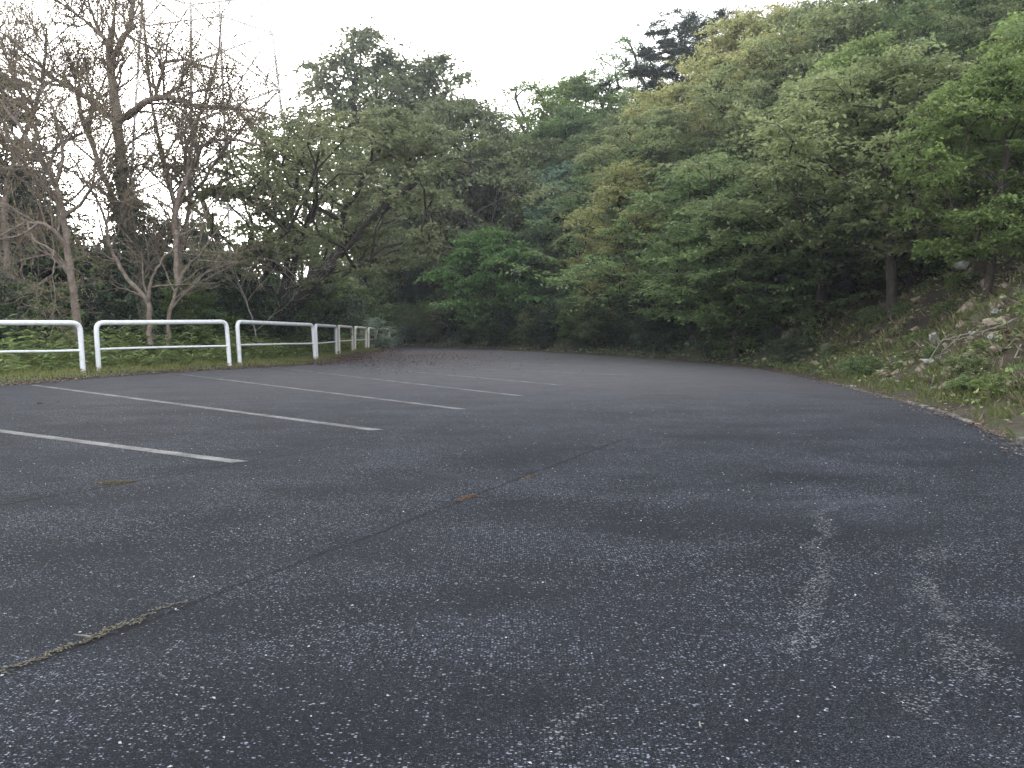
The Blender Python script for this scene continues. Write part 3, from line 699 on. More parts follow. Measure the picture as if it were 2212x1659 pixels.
while len(sp3) < 84 and tries < 5000:
    tries += 1
    Y = 8 + 42 * us.random(); px = 880 + 1450 * us.random(); x = by_px(px, Y)
    d, s = seg_dist(np.array([[x, Y]]), RIGHT)
    if s[0] > 0 or d[0] < 0.7 or d[0] > 5.5: continue
    if any(math.hypot(x - a, Y - b) < 0.8 for a, b in sp3): continue
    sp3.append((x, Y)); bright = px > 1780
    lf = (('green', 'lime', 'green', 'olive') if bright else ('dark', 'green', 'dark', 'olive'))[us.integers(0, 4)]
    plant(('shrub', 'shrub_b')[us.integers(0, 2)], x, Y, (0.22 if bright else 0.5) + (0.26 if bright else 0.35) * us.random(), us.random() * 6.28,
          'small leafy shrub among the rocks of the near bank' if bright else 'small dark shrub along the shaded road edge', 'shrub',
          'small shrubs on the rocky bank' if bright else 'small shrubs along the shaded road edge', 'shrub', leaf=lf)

# --- bare trees, drawn limb by limb
def gnarly(p, d, L, n, g, wob=0.25, up=0.06):
    P = [np.array(p, float)]; d = norm(np.array(d, float))
    for _ in range(n):
        d = norm(d + g.normal(0, wob, 3) * 0.6 + np.array([0, 0, up])); P.append(P[-1] + d * L / n)
    return np.array(P)
def bare_tree(limbs, seed, label, mat, levels=3, density=1.5, bud=0.05, nbud=3, group='half-bare trees beyond the barriers', ivy=None):
    """limbs: list of (list of (px, py, Y), r_start, r_end)"""
    g = np.random.default_rng(seed)
    W = [ [at(*p) for p in pl] for pl, _, _ in limbs ]
    root_p = W[0][0].copy(); root_p[2] = tz(root_p[0], root_p[1])
    T = Tubes(); pos, dr, nr, sz = [], [], [], []
    def curve(P, n):
        P = np.array(P); t = np.linspace(0, len(P) - 1, n); out = []
        for u in t:
            i = min(int(u), len(P) - 2); f = u - i
            p0, p1, p2, p3 = P[max(i - 1, 0)], P[i], P[i + 1], P[min(i + 2, len(P) - 1)]
            out.append(0.5 * ((2 * p1) + (-p0 + p2) * f + (2 * p0 - 5 * p1 + 4 * p2 - p3) * f * f + (-p0 + 3 * p1 - 3 * p2 + p3) * f ** 3))
        return np.array(out)
    def twigs(P, r, level):
        n = len(P); L = np.sum(np.linalg.norm(np.diff(P, axis=0), axis=1))
        if level > levels: return
        m = int(round((2.2 + L * (1.5 if level == 1 else 2.2)) * density * (1.0 if level < 3 else 0.55)))
        for _ in range(m):
            t = 0.15 + 0.85 * g.random(); i = min(int(t * (n - 1)), n - 2); f = t * (n - 1) - i
            p = P[i] * (1 - f) + P[i + 1] * f; d = norm(P[i + 1] - P[i]); rr = r[i] * (1 - f) + r[i + 1] * f
            side = norm(np.cross(d, g.normal(0, 1, 3)))
            a = math.radians(28 + 38 * g.random())
            d2 = d * math.cos(a) + side * math.sin(a); d2[2] += 0.15
            l = (2.2, 1.2, 0.6)[level - 1] * (0.5 + 0.9 * g.random()) * (1 - 0.35 * t) 
            C = gnarly(p, d2, l, 5 if level < 3 else 3, g, 0.30)
            r0 = min(rr * 0.55, (0.038, 0.019, 0.011)[level - 1]); rad = np.linspace(r0, max(r0 * 0.35, 0.006), len(C))
            T.add(C, rad, 5 if level == 1 else 3)
            twigs(C, rad, level + 1)
            if level >= 2:
                k = g.poisson(nbud * (0.5 if level == 2 else 1.0))
                if k:
                    t2 = g.random(k) * (len(C) - 1.001); i2 = t2.astype(int); f2 = (t2 - i2)[:, None]
                    pos.append(C[i2] * (1 - f2) + C[i2 + 1] * f2 + g.normal(0, 0.02, (k, 3)))
                    dr.append(g.normal(0, 1, (k, 3))); nr.append(g.normal(0, 1, (k, 3)) + (0, 0, 1)); sz.append(bud * (0.5 + g.random(k)))
    for (pl, r0, r1), w in zip(limbs, W):
        P = curve(w, max(8, len(w) * 4)); P = P - root_p
        P[1:-1] += g.normal(0, 0.018, (len(P) - 2, 3))
        rad = np.linspace(r0, r1, len(P)) * (1 + g.normal(0, 0.05, len(P)))
        T.add(P, rad, 9 if r0 > 0.06 else 6)
        twigs(P, rad, 1)
    root = empty('bare_tree', root_p)
    obj('trunk', T.build('bare_tree_wood', mat), root)
    if pos:
        obj('crown', leaf_mesh('bare_tree_buds', np.concatenate(pos), np.concatenate(dr), np.concatenate(nr), np.concatenate(sz), M['bud'], 0.6), root)
    if ivy:
        ip, idr, inr, isz = [], [], [], []
        for (pl, r0, r1), w in zip(limbs, W):
            P = curve(w, 60) - root_p
            for p in P:
                if p[2] + root_p[2] > ivy: continue
                m = 110; a = g.random(m) * 6.283; rr = 0.20 + 0.30 * g.random(m)
                ip.append(p + np.column_stack([np.cos(a) * rr, np.sin(a) * rr, g.normal(0, 0.12, m)]))
                idr.append(np.column_stack([np.cos(a), np.sin(a), -np.ones(m)]) + g.normal(0, 0.4, (m, 3))); inr.append(np.column_stack([np.cos(a), np.sin(a), 0.4 * np.ones(m)]) + g.normal(0, 0.3, (m, 3))); isz.append(0.11 * (0.6 + 0.7 * g.random(m)))
            break
        obj('ivy', leaf_mesh('ivy', np.concatenate(ip), np.concatenate(idr), np.concatenate(inr), np.concatenate(isz), M['dark'], 0.8), root)
    tag(root, label, 'tree', group)
    return root
D = 25.0
bare_tree([([(330, 745, D), (305, 620, D), (285, 520, D), (265, 400, D), (258, 300, D), (246, 200, D), (238, 130, D), (240, 60, D - .4)], 0.24, 0.09),
           ([(252, 262, D), (290, 240, D - .4), (325, 215, D - .8), (370, 212, D - 1.2), (430, 228, D - 1.4), (500, 232, D - 1.6), (580, 246, D - 1.8)], 0.13, 0.025),
           ([(255, 270, D), (215, 235, D + .3), (180, 205, D + .6), (120, 170, D + .8), (60, 120, D + .9), (-10, 60, D + 1)], 0.10, 0.03),
           ([(238, 130, D), (265, 85, D - .3), (283, 45, D - .5), (288, -30, D - .6)], 0.10, 0.07),
           ([(238, 132, D), (222, 80, D + .3), (200, 30, D + .5), (185, -30, D + .7)], 0.06, 0.03),
           ([(228, 85, D), (190, 50, D + .5), (150, 20, D + .9), (95, -10, D + 1.2)], 0.06, 0.03),
           ([(335, 212, D - .9), (350, 150, D - 1), (360, 115, D - 1.2), (358, 95, D - 1.2)], 0.055, 0.02),
           ([(355, 135, D - 1), (395, 128, D - 1.3), (450, 145, D - 1.6), (520, 150, D - 2)], 0.05, 0.015),
           ([(285, 520, D), (240, 420, D + .6), (180, 260, D + 1.0), (160, 190, D + 1.3), (110, 150, D + 1.6)], 0.10, 0.03)],
          41, 'largest half-bare tree, ivy on its trunk, heavy limb arching right', M['bark_glare'], ivy=6.6, density=1.75)
D = 22.5
bare_tree([([(172, 745, D), (160, 640, D), (146, 540, D), (138, 470, D), (120, 400, D), (85, 340, D + .3), (40, 270, D + .6), (0, 215, D + .9)], 0.12, 0.04),
           ([(146, 540, D), (110, 490, D - .4), (60, 480, D - .7), (30, 450, D - .9), (0, 440, D - 1)], 0.07, 0.02),
           ([(138, 470, D), (175, 440, D - .3), (200, 400, D - .5), (205, 330, D - .6)], 0.06, 0.02),
           ([(120, 400, D), (135, 330, D + .3), (120, 250, D + .4), (70, 170, D + .6), (0, 100, D + .8)], 0.06, 0.02),
           ([(60, 480, D - .7), (75, 520, D - .9), (110, 540, D - 1.1), (115, 590, D - 1.2), (75, 625, D - 1.3)], 0.035, 0.012)],
          42, 'half-bare tree behind the gap between first and second barrier, branches sweeping left', M['bark_glare'])
D = 23.5
bare_tree([([(325, 745, D), (322, 690, D), (320, 650, D), (275, 600, D + .2), (240, 540, D + .4), (225, 470, D + .6), (190, 400, D + .9), (150, 330, D + 1)], 0.085, 0.025),
           ([(321, 660, D), (325, 610, D - .2), (350, 560, D - .4), (385, 530, D - .6)], 0.06, 0.02),
           ([(240, 540, D + .4), (260, 480, D), (270, 430, D - .3)], 0.04, 0.015)],
          43, 'thin forked tree seen through the middle of the second barrier', M['bark_glare'], density=0.75)
D = 24.2
bare_tree([([(362, 745, D), (366, 680, D), (385, 620, D), (405, 575, D), (440, 540, D - .3), (500, 450, D - .6)], 0.07, 0.02),
           ([(385, 620, D), (378, 520, D + .3), (385, 430, D + .6), (420, 350, D + .6), (445, 310, D + .3), (500, 300, D), (570, 316, D - .4)], 0.09, 0.03),
           ([(400, 400, D + .6), (415, 300, D + .9), (430, 230, D + 1.2)], 0.05, 0.015)],
          44, 'slim bare tree with an arching bough, right part of the second barrier', M['bark_glare'], density=1.0)
D = 27
bare_tree([([(395, 700, D), (388, 560, D), (378, 450, D), (350, 330, D), (330, 240, D), (318, 130, D), (305, 0, D)], 0.10, 0.03),
           ([(388, 560, D), (410, 430, D), (400, 330, D), (440, 230, D), (470, 120, D), (480, 20, D)], 0.08, 0.02),
           ([(378, 450, D), (440, 390, D - .5), (500, 300, D - 1), (560, 240, D - 1.4), (610, 190, D - 1.6)], 0.06, 0.02)],
          45, 'tall thin-stemmed bare tree in front of the steel pylon', M['bark_glare'])
D = 25
bare_tree([([(30, 745, D), (20, 600, D), (10, 450, D), (30, 350, D), (70, 250, D), (95, 150, D), (100, 60, D)], 0.13, 0.03),
           ([(10, 450, D), (-40, 380, D), (-90, 300, D)], 0.08, 0.03),
           ([(30, 350, D), (100, 330, D - .5), (170, 290, D - 1), (230, 270, D - 1.3)], 0.06, 0.02),
           ([(70, 250, D), (30, 170, D), (0, 80, D), (-30, 10, D)], 0.06, 0.02)],
          46, 'half-bare tree at the left edge of the picture', M['bark_glare'], nbud=3, density=1.8)
D = 28
bare_tree([([(560, 745, D), (545, 690, D), (520, 620, D), (500, 560, D), (470, 500, D)], 0.03, 0.012),
           ([(520, 620, D), (560, 560, D - .4), (620, 580, D - .8), (650, 620, D - 1)], 0.022, 0.008)],
          47, 'dead grey thicket of twigs behind the right end of the second barrier', M['bark_dead'], nbud=0, density=0.8)

# --- lattice pylon
def pylon():
    c = np.array([by_px(466, 78), 78.0, 0]); base_z = -12.0
    root = empty('pylon', (c[0], c[1], base_z))
    ph = math.radians(8); ang = [ph + i * math.pi / 2 for i in range(4)]
    zs = np.concatenate([np.arange(-12, 30, 5.2), np.arange(33, 56, 4.0)])
    hw = lambda z: np.interp(z, [-12, 11.4, 31, 56], [9.6, 7.7, 5.9, 3.4])
    cor = lambda i, z: np.array([math.cos(ang[i % 4]) * hw(z), math.sin(ang[i % 4]) * hw(z), z - base_z])
    for i in range(4):
        T = Tubes(); T.add(np.array([cor(i, z) for z in zs]), 0.13, 4)
        obj('leg', T.build('pylon_leg', M['steel'], False), root)
    T = Tubes()
    for i in range(4):
        for a, b in zip(zs[:-1], zs[1:]):
            T.add(np.array([cor(i, a), cor(i + 1, b)]), 0.085, 4); T.add(np.array([cor(i + 1, a), cor(i, b)]), 0.085, 4)
            T.add(np.array([cor(i, b), cor(i + 1, b)]), 0.05, 4)
    obj('lattice', T.build('pylon_lattice', M['steel'], False), root)
    tag(root, 'tall steel lattice pylon behind the bare trees', 'pylon')
pylon()

# ------------------------------------------------------------------ small growth, litter and rocks
def hit(px, py, y0=5.0, y1=90.0):
    Y = np.arange(y0, y1, 0.1); P = np.array([at(px, py, y) for y in Y])
    below = P[:, 2] < terrain_z(P[:, :2])
    i = int(np.argmax(below)) if below.any() else len(Y) - 1
    return P[i]
def scatter(n, x0, x1, y0, y1, line, sgn, lo, hi, g, power=1.0):
    out = []
    while len(out) < n:
        P = np.column_stack([x0 + (x1 - x0) * g.random(n * 3), y0 + (y1 - y0) * g.random(n * 3) ** power])
        d, s = seg_dist(P, line); ok = (s * sgn > 0) & (d > lo) & (d < hi)
        a = np.abs(P[:, 0] / np.maximum(P[:, 1], 1)); ok &= (a < 0.74)
        q = np.column_stack([P[ok], d[ok]]); out = q if len(out) == 0 else np.concatenate([out, q])
    return out[:n]
g = np.random.default_rng(77)
def leaves_obj(name, p, d, n, s, mat, asp, label=None, cat=None, fold=0.12):
    o = obj(name, leaf_mesh(name, p, d, n, s, mat, asp, fold)); tag(o, label, cat, kind='stuff'); return o

# grass on the left verge: dense short blades, thinning towards the asphalt
Q = scatter(34000, -16, -5, 9, 46, LEFT, 1, 0.05, 4.6, g, 1.1)
keep = g.random(len(Q)) < np.clip(Q[:, 2] * 2.2, 0.12, 1); Q = Q[keep]
p = np.column_stack([Q[:, :2], terrain_z(Q[:, :2]) - 0.01]); m = len(p)
d = np.column_stack([g.normal(0, 0.45, m), g.normal(0, 0.45, m), np.ones(m)])
h = np.interp(Q[:, 2], [0, 0.6, 1.6, 4], [0.04, 0.07, 0.15, 0.38]) * (0.5 + g.random(m)) * np.where(Q[:, 1] > 26, 0.75, 1)
leaves_obj('grass', p, d, np.column_stack([g.normal(0, 1, m), -np.ones(m), np.full(m, 0.2)]), h, M['grass'], 0.13, 'short green grass on the verge under the white barriers', 'grass')
# tall leafy weeds behind the barriers
Q = scatter(1300, -19, -6, 12, 46, LEFT, 1, 1.5, 4.2, g)
pp, dd, nn, ss = [], [], [], []
for x, y, s_ in Q:
    hgt = np.interp(s_, [1.5, 2.1, 2.8, 4], [0.28, 0.60, 0.95, 1.2]) * (0.6 + 0.7 * g.random()); z = tz(x, y); k = int(g.integers(9, 16))
    lean = g.normal(0, 0.16, 2); t = 0.15 + 0.85 * g.random(k)
    a = g.random(k) * 6.283
    pp.append(np.column_stack([x + lean[0] * t, y + lean[1] * t, z + hgt * t])); dd.append(np.column_stack([np.cos(a), np.sin(a), 0.5 - 0.7 * g.random(k)]))
    nn.append(np.column_stack([g.normal(0, .3, k), g.normal(0, .3, k), np.ones(k)])); ss.append(0.26 * (0.5 + 0.7 * g.random(k)))
leaves_obj('weeds', np.concatenate(pp), np.concatenate(dd), np.concatenate(nn), np.concatenate(ss), M['weed'], 0.26, 'leafy weeds growing behind the white barriers', 'weeds')
# ground cover on the hill: dark ivy and seedlings further along, brighter herbs on the near bank
Q = scatter(70000, -17, 26, 8, 74, RIGHT, -1, 0.35, 15, g, 1.2)
lump = lumps(Q[:, 0], Q[:, 1], 1.4) + 0.6 * lumps(Q[:, 0] + 3, Q[:, 1], 3.7)
near = Q[:, 0] / Q[:, 1] > 0.40
ok = np.where(near, lump > -0.1 + 0.35 * g.random(len(Q)), lump > -0.55); Q, lump, near = Q[ok], lump[ok], near[ok]
m = len(Q); p = np.column_stack([Q[:, :2], terrain_z(Q[:, :2]) + g.random(m) ** 2 * np.clip(lump + 0.8, 0.15, 1.6) * 0.30 * np.clip(Q[:, 2], 0.1, 1)])
d = np.column_stack([g.normal(0, 1, (m, 2)), g.normal(0, 0.4, m)]); n = np.column_stack([g.normal(0, 0.5, m) - 0.3, g.normal(0, 0.5, m) - 0.3, np.ones(m)])
s = 0.115 * (0.5 + 0.9 * g.random(m)) * np.where(near, 0.7, 1.0)
kindv = g.random(m)
for nm, sel, mt, lab, ct in (('ivy', ~near & (kindv < 0.6), 'dark', 'dark ivy and ground cover at the shaded foot of the hillside', 'ground cover'), ('seedlings', ~near & (kindv >= 0.6), 'green', 'green seedlings and creepers on the shaded slope', 'ground cover'),
                     ('creepers', near & (kindv < 0.5), 'weed', 'low green creepers among the rocks of the near bank', 'ground cover'), ('herbs', near & (kindv >= 0.5) & (kindv < 0.78), 'olive', 'olive herbs and dry stalks on the near bank', 'ground cover'), ('dry_leaves', near & (kindv >= 0.78), 'litter', 'dry fallen leaves lying on the near bank', 'leaf litter')):
    leaves_obj(nm, p[sel], d[sel], n[sel], s[sel], M[mt], 0.6, lab, ct)
# rough grass at the foot of the near bank
Q = scatter(15000, 4, 14, 5, 24, RIGHT, -1, 0.10, 3.6, g, 1.0)
ok = (lumps(Q[:, 0] + 9, Q[:, 1], 1.9) > -0.25) & (g.random(len(Q)) < np.clip(2.6 - Q[:, 2] * 0.6, 0.2, 1) * np.clip(Q[:, 2] * 1.6, 0.1, 1)); Q = Q[ok]; m = len(Q)
p = np.column_stack([Q[:, :2], terrain_z(Q[:, :2]) - 0.01]); d = np.column_stack([g.normal(-0.2, 0.55, m), g.normal(-0.1, 0.55, m), np.ones(m)])
leaves_obj('bank_grass', p, d, np.column_stack([g.normal(0, 1, (m, 2)), np.full(m, 0.2)]), 0.16 * (0.3 + 1.1 * g.random(m)), M['shadegrass'], 0.10, 'rough grass along the foot of the near bank', 'grass')
Q = scatter(5200, 4, 16, 7, 26, RIGHT, -1, 0.8, 8, g, 1.0)
Q = Q[(lumps(Q[:, 0] + 2, Q[:, 1], 2.3) > 0.0)]; m = len(Q)
p = np.column_stack([Q[:, :2], terrain_z(Q[:, :2]) - 0.01]); d = np.column_stack([g.normal(-0.3, 0.8, m), g.normal(-0.2, 0.8, m), 0.7 * np.ones(m)])
leaves_obj('dry_stalks', p, d, np.column_stack([g.normal(0, 1, (m, 2)), np.full(m, 0.2)]), 0.30 * (0.3 + 0.9 * g.random(m)), M['drystalk'], 0.05, 'dry straw-coloured stalks tangled over the near bank', 'dry grass')
# fallen leaves and petals along both road edges, and the reddish drift on the far bays
def flat_litter(nm, P, size, mt, lab):
    m = len(P); d = np.column_stack([g.normal(0, 1, (m, 2)), g.normal(0, 0.12, m)]); n = np.column_stack([g.normal(0, 0.25, (m, 2)), np.ones(m)])
    leaves_obj(nm, P, d, n, size * (0.5 + 0.9 * g.random(m)), M[mt], 0.55, lab, 'leaf litter')
def along(line, ylo, yhi, n, spread, off, xmax=None):
    seg = np.array([(a, b) for a, b in zip(line[:-1], line[1:]) if ylo < b[1] < yhi]); L = np.linalg.norm(seg[:, 1] - seg[:, 0], axis=1)
    i = g.choice(len(seg), n, p=L / L.sum()); t = g.random((n, 1)); P = seg[i, 0] * (1 - t) + seg[i, 1] * t
    dv = norm(seg[i, 1] - seg[i, 0]); nv = np.column_stack([-dv[:, 1], dv[:, 0]]); P = P + nv * (off + g.normal(0, 1, n) * spread * (0.4 + 1.2 * (np.sin(P[:, 1] * 1.9) * .5 + .5)))[:, None]
    return np.column_stack([P, np.maximum(terrain_z(P), 0.004) + 0.006 + 0.02 * g.random(n)])
flat_litter('leaf_litter', along(LEFT, 9, 30, 5200, 0.13, 0.04), 0.055, 'litter', 'pale fallen leaves in a line along the edge of the verge')
flat_litter('edge_litter', along(RIGHT, 6, 58, 7500, 0.13, -0.02), 0.04, 'litter', 'brown fallen leaves along the outer edge of the road')
cx = gnd(930, 772); m = 9000
P = np.column_stack([cx[0] + g.normal(0, 2.3, m) - 0.5, cx[1] + g.normal(0, 5.0, m)]); dl, sl = seg_dist(P, LEFT); ok = sl < 0; P = P[ok]
flat_litter('leaf_drift', np.column_stack([P, np.full(len(P), 0.008)]), 0.05, 'redlitter', 'reddish drift of fallen leaves on the far bays')
Q = along(LEFT, 26, 44, 2600, 0.45, -0.35)
flat_litter('verge_litter', Q, 0.08, 'redlitter', 'russet leaves heaped against the far part of the verge')
# petals and flakes loose on the near asphalt
P = np.column_stack([g.uniform(-7, 6, 1500), 1.9 + 12 * g.random(1500) ** 1.5]); dr_, sr_ = seg_dist(P, RIGHT); dl_, sl_ = seg_dist(P, LEFT); P = P[(sr_ > 0) & (sl_ < 0)]
M['petal'] = leaf_mat('petal', (0.30, 0.30, 0.33), (0.42, 0.42, 0.45), (0.55, 0.54, 0.56), transl=0.2)
flat_litter('petals', np.column_stack([P, np.full(len(P), 0.003)]), 0.012, 'petal', 'loose white petals scattered over the near asphalt')

# rocks
def rock(px, py, w, hf, mat, label, rot=0.0, flat=1.0):
    import bmesh
    P = hit(px, py); size = 1.55 * w / FOC * P[1]
    bm = bmesh.new(); bmesh.ops.create_icosphere(bm, subdivisions=2, radius=0.5)
    r = random.Random(int(px * 7 + py))
    for _ in range(16):                                        # split faces: cut the ball by planes
        nv = Vector((r.gauss(0, 1), r.gauss(0, 1), r.gauss(0, 0.8))).normalized(); dcut = 0.20 + 0.19 * r.random()
        for v in bm.verts:
            e = v.co.dot(nv) - dcut
            if e > 0: v.co -= nv * e
    for v in bm.verts:
        c = v.co; k = 1 + 0.10 * r.uniform(-1, 1)
        v.co = c * k; v.co.x *= size * 1.35; v.co.y *= size * 1.0; v.co.z *= size * hf * 1.1
    me = bpy.data.meshes.new('rock'); bm.to_mesh(me); bm.free(); me.materials.append(M[mat])
    o = obj('rock', me); o.location = (P[0], P[1] + size * 0.25, P[2] - size * hf * 0.14); o.rotation_euler = (0.2 * r.random(), rot, r.random() * 6)
    tag(o, label, 'rock', 'rocks on the bank')
ROCKS = [(2099, 562, 46, .35, 'rock_grey', 'flat pale slab by the foot of the thin trunk at the right', -0.4), (2092, 596, 44, .6, 'rock', 'crumbling brown outcrop just below the pale slab', -0.7), (2068, 625, 38, .6, 'rock', 'crumbling brown rock at the foot of the outcrop', -0.6), (2178, 540, 34, .4, 'rock', 'pale rock at the upper right, behind the thin trunk', 0),
 (2099, 668, 30, .9, 'rock', 'ochre boulder in the row of rocks halfway up the bank', 0), (2058, 679, 28, 1, 'rock', 'orange-brown boulder left of the ochre boulder', 0.3), (2162, 657, 26, .8, 'rock', 'cream boulder at the right end of the halfway row', 0.2), (2099, 700, 26, .7, 'rock', 'rusty rock just under the ochre boulder', 0),
 (2030, 734, 40, .35, 'rock_grey', 'long cream slab tilted upright on the bank', -0.9), (2003, 722, 13, 1.2, 'rock_grey', 'small white rock left of the tilted slab', 0), (2012, 783, 26, .4, 'rock_grey', 'thin flat grey-green slab low on the bank', -0.6), (2072, 807, 58, .8, 'rock', 'big reddish boulder low on the near bank', 0),
 (2021, 843, 30, .6, 'rock_grey', 'rounded white-grey rock in the grass near the road', 0), (1976, 782, 28, .9, 'rock', 'ochre rock left of the thin flat slab', 0), (1881, 790, 24, 1, 'rock', 'small tan rock between the shrubs of the near bank', 0), (1788, 758, 34, .9, 'rock_grey', 'white-grey rock low at the left end of the near bank', 0.2),
 (1830, 772, 18, 1.2, 'rock', 'small brown upright rock right of the white-grey one', 0), (1722, 722, 36, .8, 'rock', 'ochre rock right of the leaning trunk', 0), (1630, 704, 34, .9, 'rock', 'brown rock left of the leaning trunk', 0), (2118, 755, 36, .7, 'rock', 'dark red rock under a fallen branch', 0.2),
 (1560, 706, 38, .6, 'rock', 'reddish rock deep in the shade under the tiered tree', 0), (1600, 702, 32, 1.1, 'rock_grey', 'grey upright rock in the shade under the tiered tree', 0), (1496, 739, 24, .9, 'rock_grey', 'small pale rock near the shaded road edge', 0), (1534, 664, 44, .8, 'rock_grey', 'dark grey rock high in the shade', 0),
 (2190, 800, 40, .8, 'rock', 'brown rock at the right edge of the picture', 0), (1842, 836, 22, .5, 'rock_grey', 'low grey stone at the road edge', 0), (2150, 615, 40, .6, 'rock', 'tan rock above the halfway row, at right', -0.5), (1950, 740, 20, .8, 'rock', 'small tan rock among yellow-green leaves', 0)]
for px, py, w, hf, mt, lab, rt in ROCKS: rock(px, py, w, hf, mt, lab, rt)

R_ = np.random.default_rng(91); Q = scatter(1500, 5, 17, 8, 26, RIGHT, -1, 0.8, 9, R_, 1.0)
Q = Q[lumps(Q[:, 0] - 4, Q[:, 1] + 2, 1.7) > 0.15]; VV, TT = [], []
octa = np.array([(1, 0, 0), (-1, 0, 0), (0, 1, 0), (0, -1, 0), (0, 0, 1), (0, 0, -1)], float)
of = np.array([(0, 2, 4), (2, 1, 4), (1, 3, 4), (3, 0, 4), (2, 0, 5), (1, 2, 5), (3, 1, 5), (0, 3, 5)])
for x, y, d_ in Q:
    sz_ = 0.03 + 0.12 * R_.random() ** 2.5; th = R_.random() * 6.28; c_, s_ = math.cos(th), math.sin(th)
    v = octa * (0.7 + 0.6 * R_.random((6, 1))) * (sz_ * 1.4, sz_, sz_ * 0.6) + R_.normal(0, 0.2 * sz_, (6, 3))
    v = np.column_stack([v[:, 0] * c_ - v[:, 1] * s_, v[:, 0] * s_ + v[:, 1] * c_, v[:, 2]]) + (x, y, tz(x, y) + 0.3 * sz_)
    TT.append(of + 6 * len(VV)); VV.append(v)
tag(obj('rubble', mesh('rubble', np.concatenate(VV), [np.concatenate(TT)], M['rock'])), 'loose stone rubble scattered down the near bank', 'rubble', kind='stuff')
for k_ in range(20):
    px_, py_ = 1905 + 300 * R_.random(), 0
    py_ = np.interp(px_, [1905, 2212], [690, 560]) + (150 + 40 * R_.random()) * R_.random()
    rock(px_, py_, 14 + 24 * R_.random() ** 2, 0.5 + 0.5 * R_.random(), ('rock', 'rock', 'rock_grey')[k_ % 3], 'small half-buried rock in the scrub of the near bank', R_.normal(0, 0.4))
# kerb remnants along the near right edge
def kerb(y0, y1, w, h, off):
    pts = [p for p in RIGHT if y0 <= p[1] <= y1]; pts = np.array(pts); dv = norm(np.gradient(pts, axis=0)); nv = np.column_stack([dv[:, 1], -dv[:, 0]])
    a = pts + nv * off; b = pts + nv * (off + w); n = len(pts); V = []
    for P, z in ((a, -0.05), (a, h), (b, h), (b, -0.05)): V.append(np.column_stack([P, z + g.normal(0, 0.004, n) + np.where(z > 0, 0.01 * np.sin(P[:, 1] * 5), 0)]))
    V = np.concatenate(V); q = [[r * n + i, r * n + i + 1, (r + 1) * n + i + 1, (r + 1) * n + i] for r in range(3) for i in range(n - 1)]
    tag(obj('kerb', mesh('kerb', V, [q], M['concrete'])), kind='structure')
kerb(3.0, 8.3, 0.14, 0.05, 0.03); kerb(8.9, 17.5, 0.075, 0.022, 0.0)
import bmesh
bm = bmesh.new(); bmesh.ops.create_cube(bm, size=1.0)
for v in bm.verts: v.co = Vector((v.co.x * 0.36, v.co.y * 0.8, v.co.z * 0.3))
bmesh.ops.bevel(bm, geom=bm.edges[:], offset=0.03, segments=2, affect='EDGES')
bmesh.ops.subdivide_edges(bm, edges=bm.edges[:], cuts=2, use_grid_fill=True)
for v in bm.verts: v.co += Vector((math.sin(v.co.y * 19) * .006, math.sin(v.co.z * 23) * .006, math.sin(v.co.x * 29 + v.co.y * 11) * .006))
me = bpy.data.meshes.new('concrete_block'); bm.to_mesh(me); bm.free(); me.materials.append(M['concrete'])
c = hit(2215, 935, 4); o = obj('concrete_block', me, loc=(c[0] + 0.30, c[1] - 0.25, 0.02)); o.rotation_euler = (0, 0, -0.25)
tag(o, 'end of a weathered concrete gutter block at the right edge of the picture', 'concrete block')

# dead branches lying on the near bank
for px, py, L, dx, dz, lab in ((2212, 700, 1.5, -0.9, -0.35, 'pale dead branch reaching in from the right edge over the rocks'), (2205, 760, 1.6, -0.8, -0.75, 'pale dead branch hanging down the bank at the right edge'), (2110, 720, 0.9, 0.9, 0.05, 'thin yellowish dead stick lying under the halfway rocks'), (1990, 800, 0.8, 0.5, 0.5, 'thin grey dead stick leaning on the low slab')):
    P = hit(min(px, 2205), py); T = Tubes(); C = gnarly((0, 0, 0.12), (dx, -0.25, dz), L, 8, g, 0.22, 0.0); T.add(C, np.linspace(0.013, 0.005, 9), 6)
    for i in (2, 4, 5, 6):
        T.add(gnarly(C[i], (dx + g.normal(0, .7), g.normal(0, .5), dz + g.normal(0, .7)), L * 0.4, 4, g, 0.3, 0.0), np.linspace(0.007, 0.003, 5), 4)
    o = obj('dead_branch', T.build('dead_branch', M['bark_dead']), loc=tuple(P)); tag(o, lab, 'branch', 'dead branches on the near bank')

# moss and dry grass rooted in the seams
def tuft(px, py, L, wd, ang, n, mt, lab):
    c = gnd(px, py); a = np.linspace(-0.75, 0.75, n) * L + g.normal(0, 0.006, n); b = g.normal(0, wd * 0.4, n) * (1 - (a / L) ** 2 * 1.2) + (0.012 * np.sin(a * 31 + px) + 0.008 * np.sin(a * 83) if wd < 0.03 else 0); ca, sa = math.cos(ang), math.sin(ang)
    P = np.column_stack([a * ca - b * sa, a * sa + b * ca, 0.001 + 0.004 * g.random(n)])
    o = obj('moss_tuft', leaf_mesh('moss_tuft', P, g.normal(0, 1, (n, 3)) * (1, 1, .12), np.column_stack([g.normal(0, .25, (n, 2)), np.ones(n)]), (0.011 if wd < 0.03 else 0.015) * (0.5 + g.random(n)), M[mt], 0.6), loc=(c[0], c[1], 0.0))
    tag(o, lab, 'moss', 'moss and dry grass in the asphalt seams')
M['moss'] = leaf_mat('moss', (0.05, 0.038, 0.018), (0.10, 0.075, 0.032), (0.17, 0.135, 0.07))
M['rustmoss'] = leaf_mat('rust_moss', (0.07, 0.040, 0.028), (0.13, 0.075, 0.045), (0.20, 0.13, 0.085))
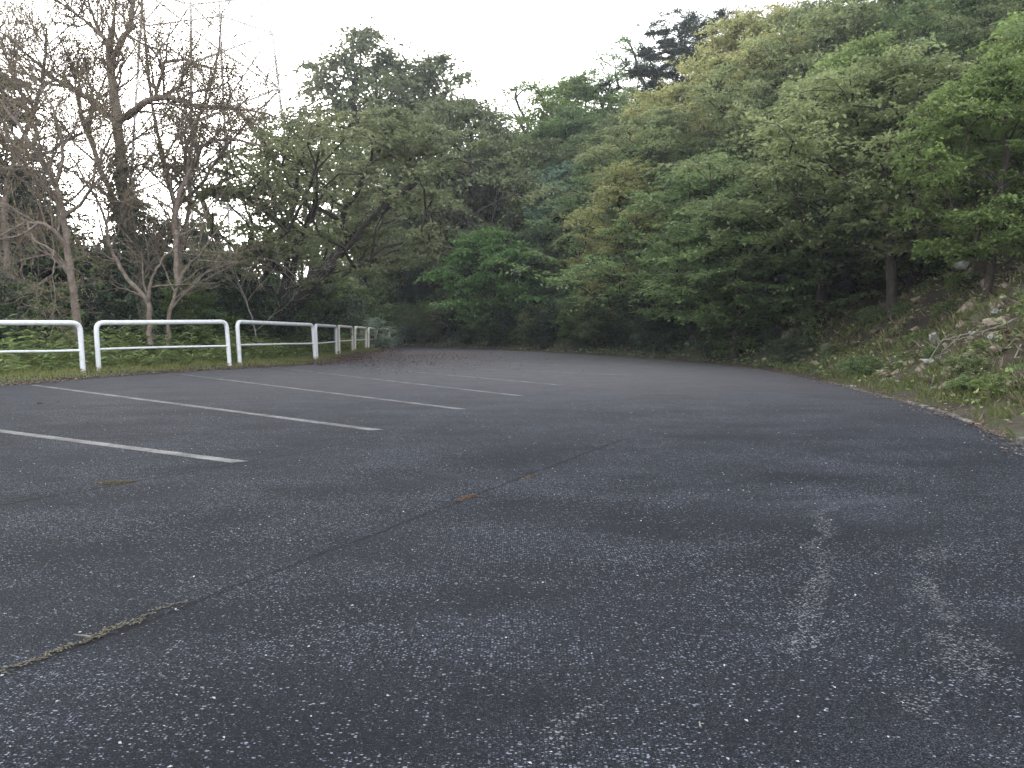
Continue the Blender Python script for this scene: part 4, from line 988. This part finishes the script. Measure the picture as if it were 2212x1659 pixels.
M['straw'] = leaf_mat('straw', (0.09, 0.078, 0.05), (0.165, 0.145, 0.095), (0.27, 0.245, 0.17))
sang = math.atan2(*(gnd(1330, 955) - gnd(0, 1460))[[1, 0]])
tuft(248, 1043, 0.17, 0.10, 0.4, 420, 'moss', 'ochre moss cushion on the seam below the nearest bay line')
tuft(1008, 1076, 0.16, 0.05, sang, 300, 'rustmoss', 'rust-coloured moss patch on the long seam in mid asphalt')
tuft(1145, 1030, 0.16, 0.05, sang, 120, 'moss', 'small dull moss patch higher up the long seam')
tuft(60, 1432, 0.42, 0.018, sang, 230, 'straw', 'dry grass strip in the long seam at the left edge')
tuft(180, 1385, 0.34, 0.018, sang, 230, 'straw', 'dry grass strip in the long seam beside the pale twig')
tuft(300, 1335, 0.30, 0.016, sang, 150, 'straw', 'thin end of the dry grass in the long seam')
for px, py, L, lab in ((195, 1380, 0.07, 'pale bent twig lying on the seam at lower left'), (1515, 1577, 0.03, 'tiny pale bud on the asphalt near the bottom'), (80, 872, 0.35, 'dark twig on the asphalt between the two nearest bay lines')):
    c = gnd(px, py); T = Tubes(); T.add(gnarly((0, 0, 0.008), (g.normal(), g.normal(), 0.05), L, 5, g, 0.4, 0), np.linspace(0.004, 0.002, 6) if L < 0.2 else np.linspace(0.008, 0.003, 6), 5)
    o = obj('twig', T.build('twig', M['bark'] if L > 0.2 else M['bark_dead']), loc=(c[0], c[1], 0.0)); tag(o, lab, 'twig')

# evening air
m, N, L_, out = new_mat('haze_air'); vp = N.new('ShaderNodeVolumePrincipled'); vp.inputs['Color'].default_value = (0.80, 0.86, 1.0, 1); vp.inputs['Density'].default_value = 0.00065; vp.inputs['Anisotropy'].default_value = 0.3
L_.new(vp.outputs[0], out.inputs['Volume'])
bm = bmesh.new(); bmesh.ops.create_cube(bm, size=1.0)
for v in bm.verts: v.co = Vector((v.co.x * 3400 , 400 + v.co.y * 2400, 30 + v.co.z * 94))
me = bpy.data.meshes.new('haze'); bm.to_mesh(me); bm.free(); me.materials.append(m)
tag(obj('haze', me), kind='stuff')
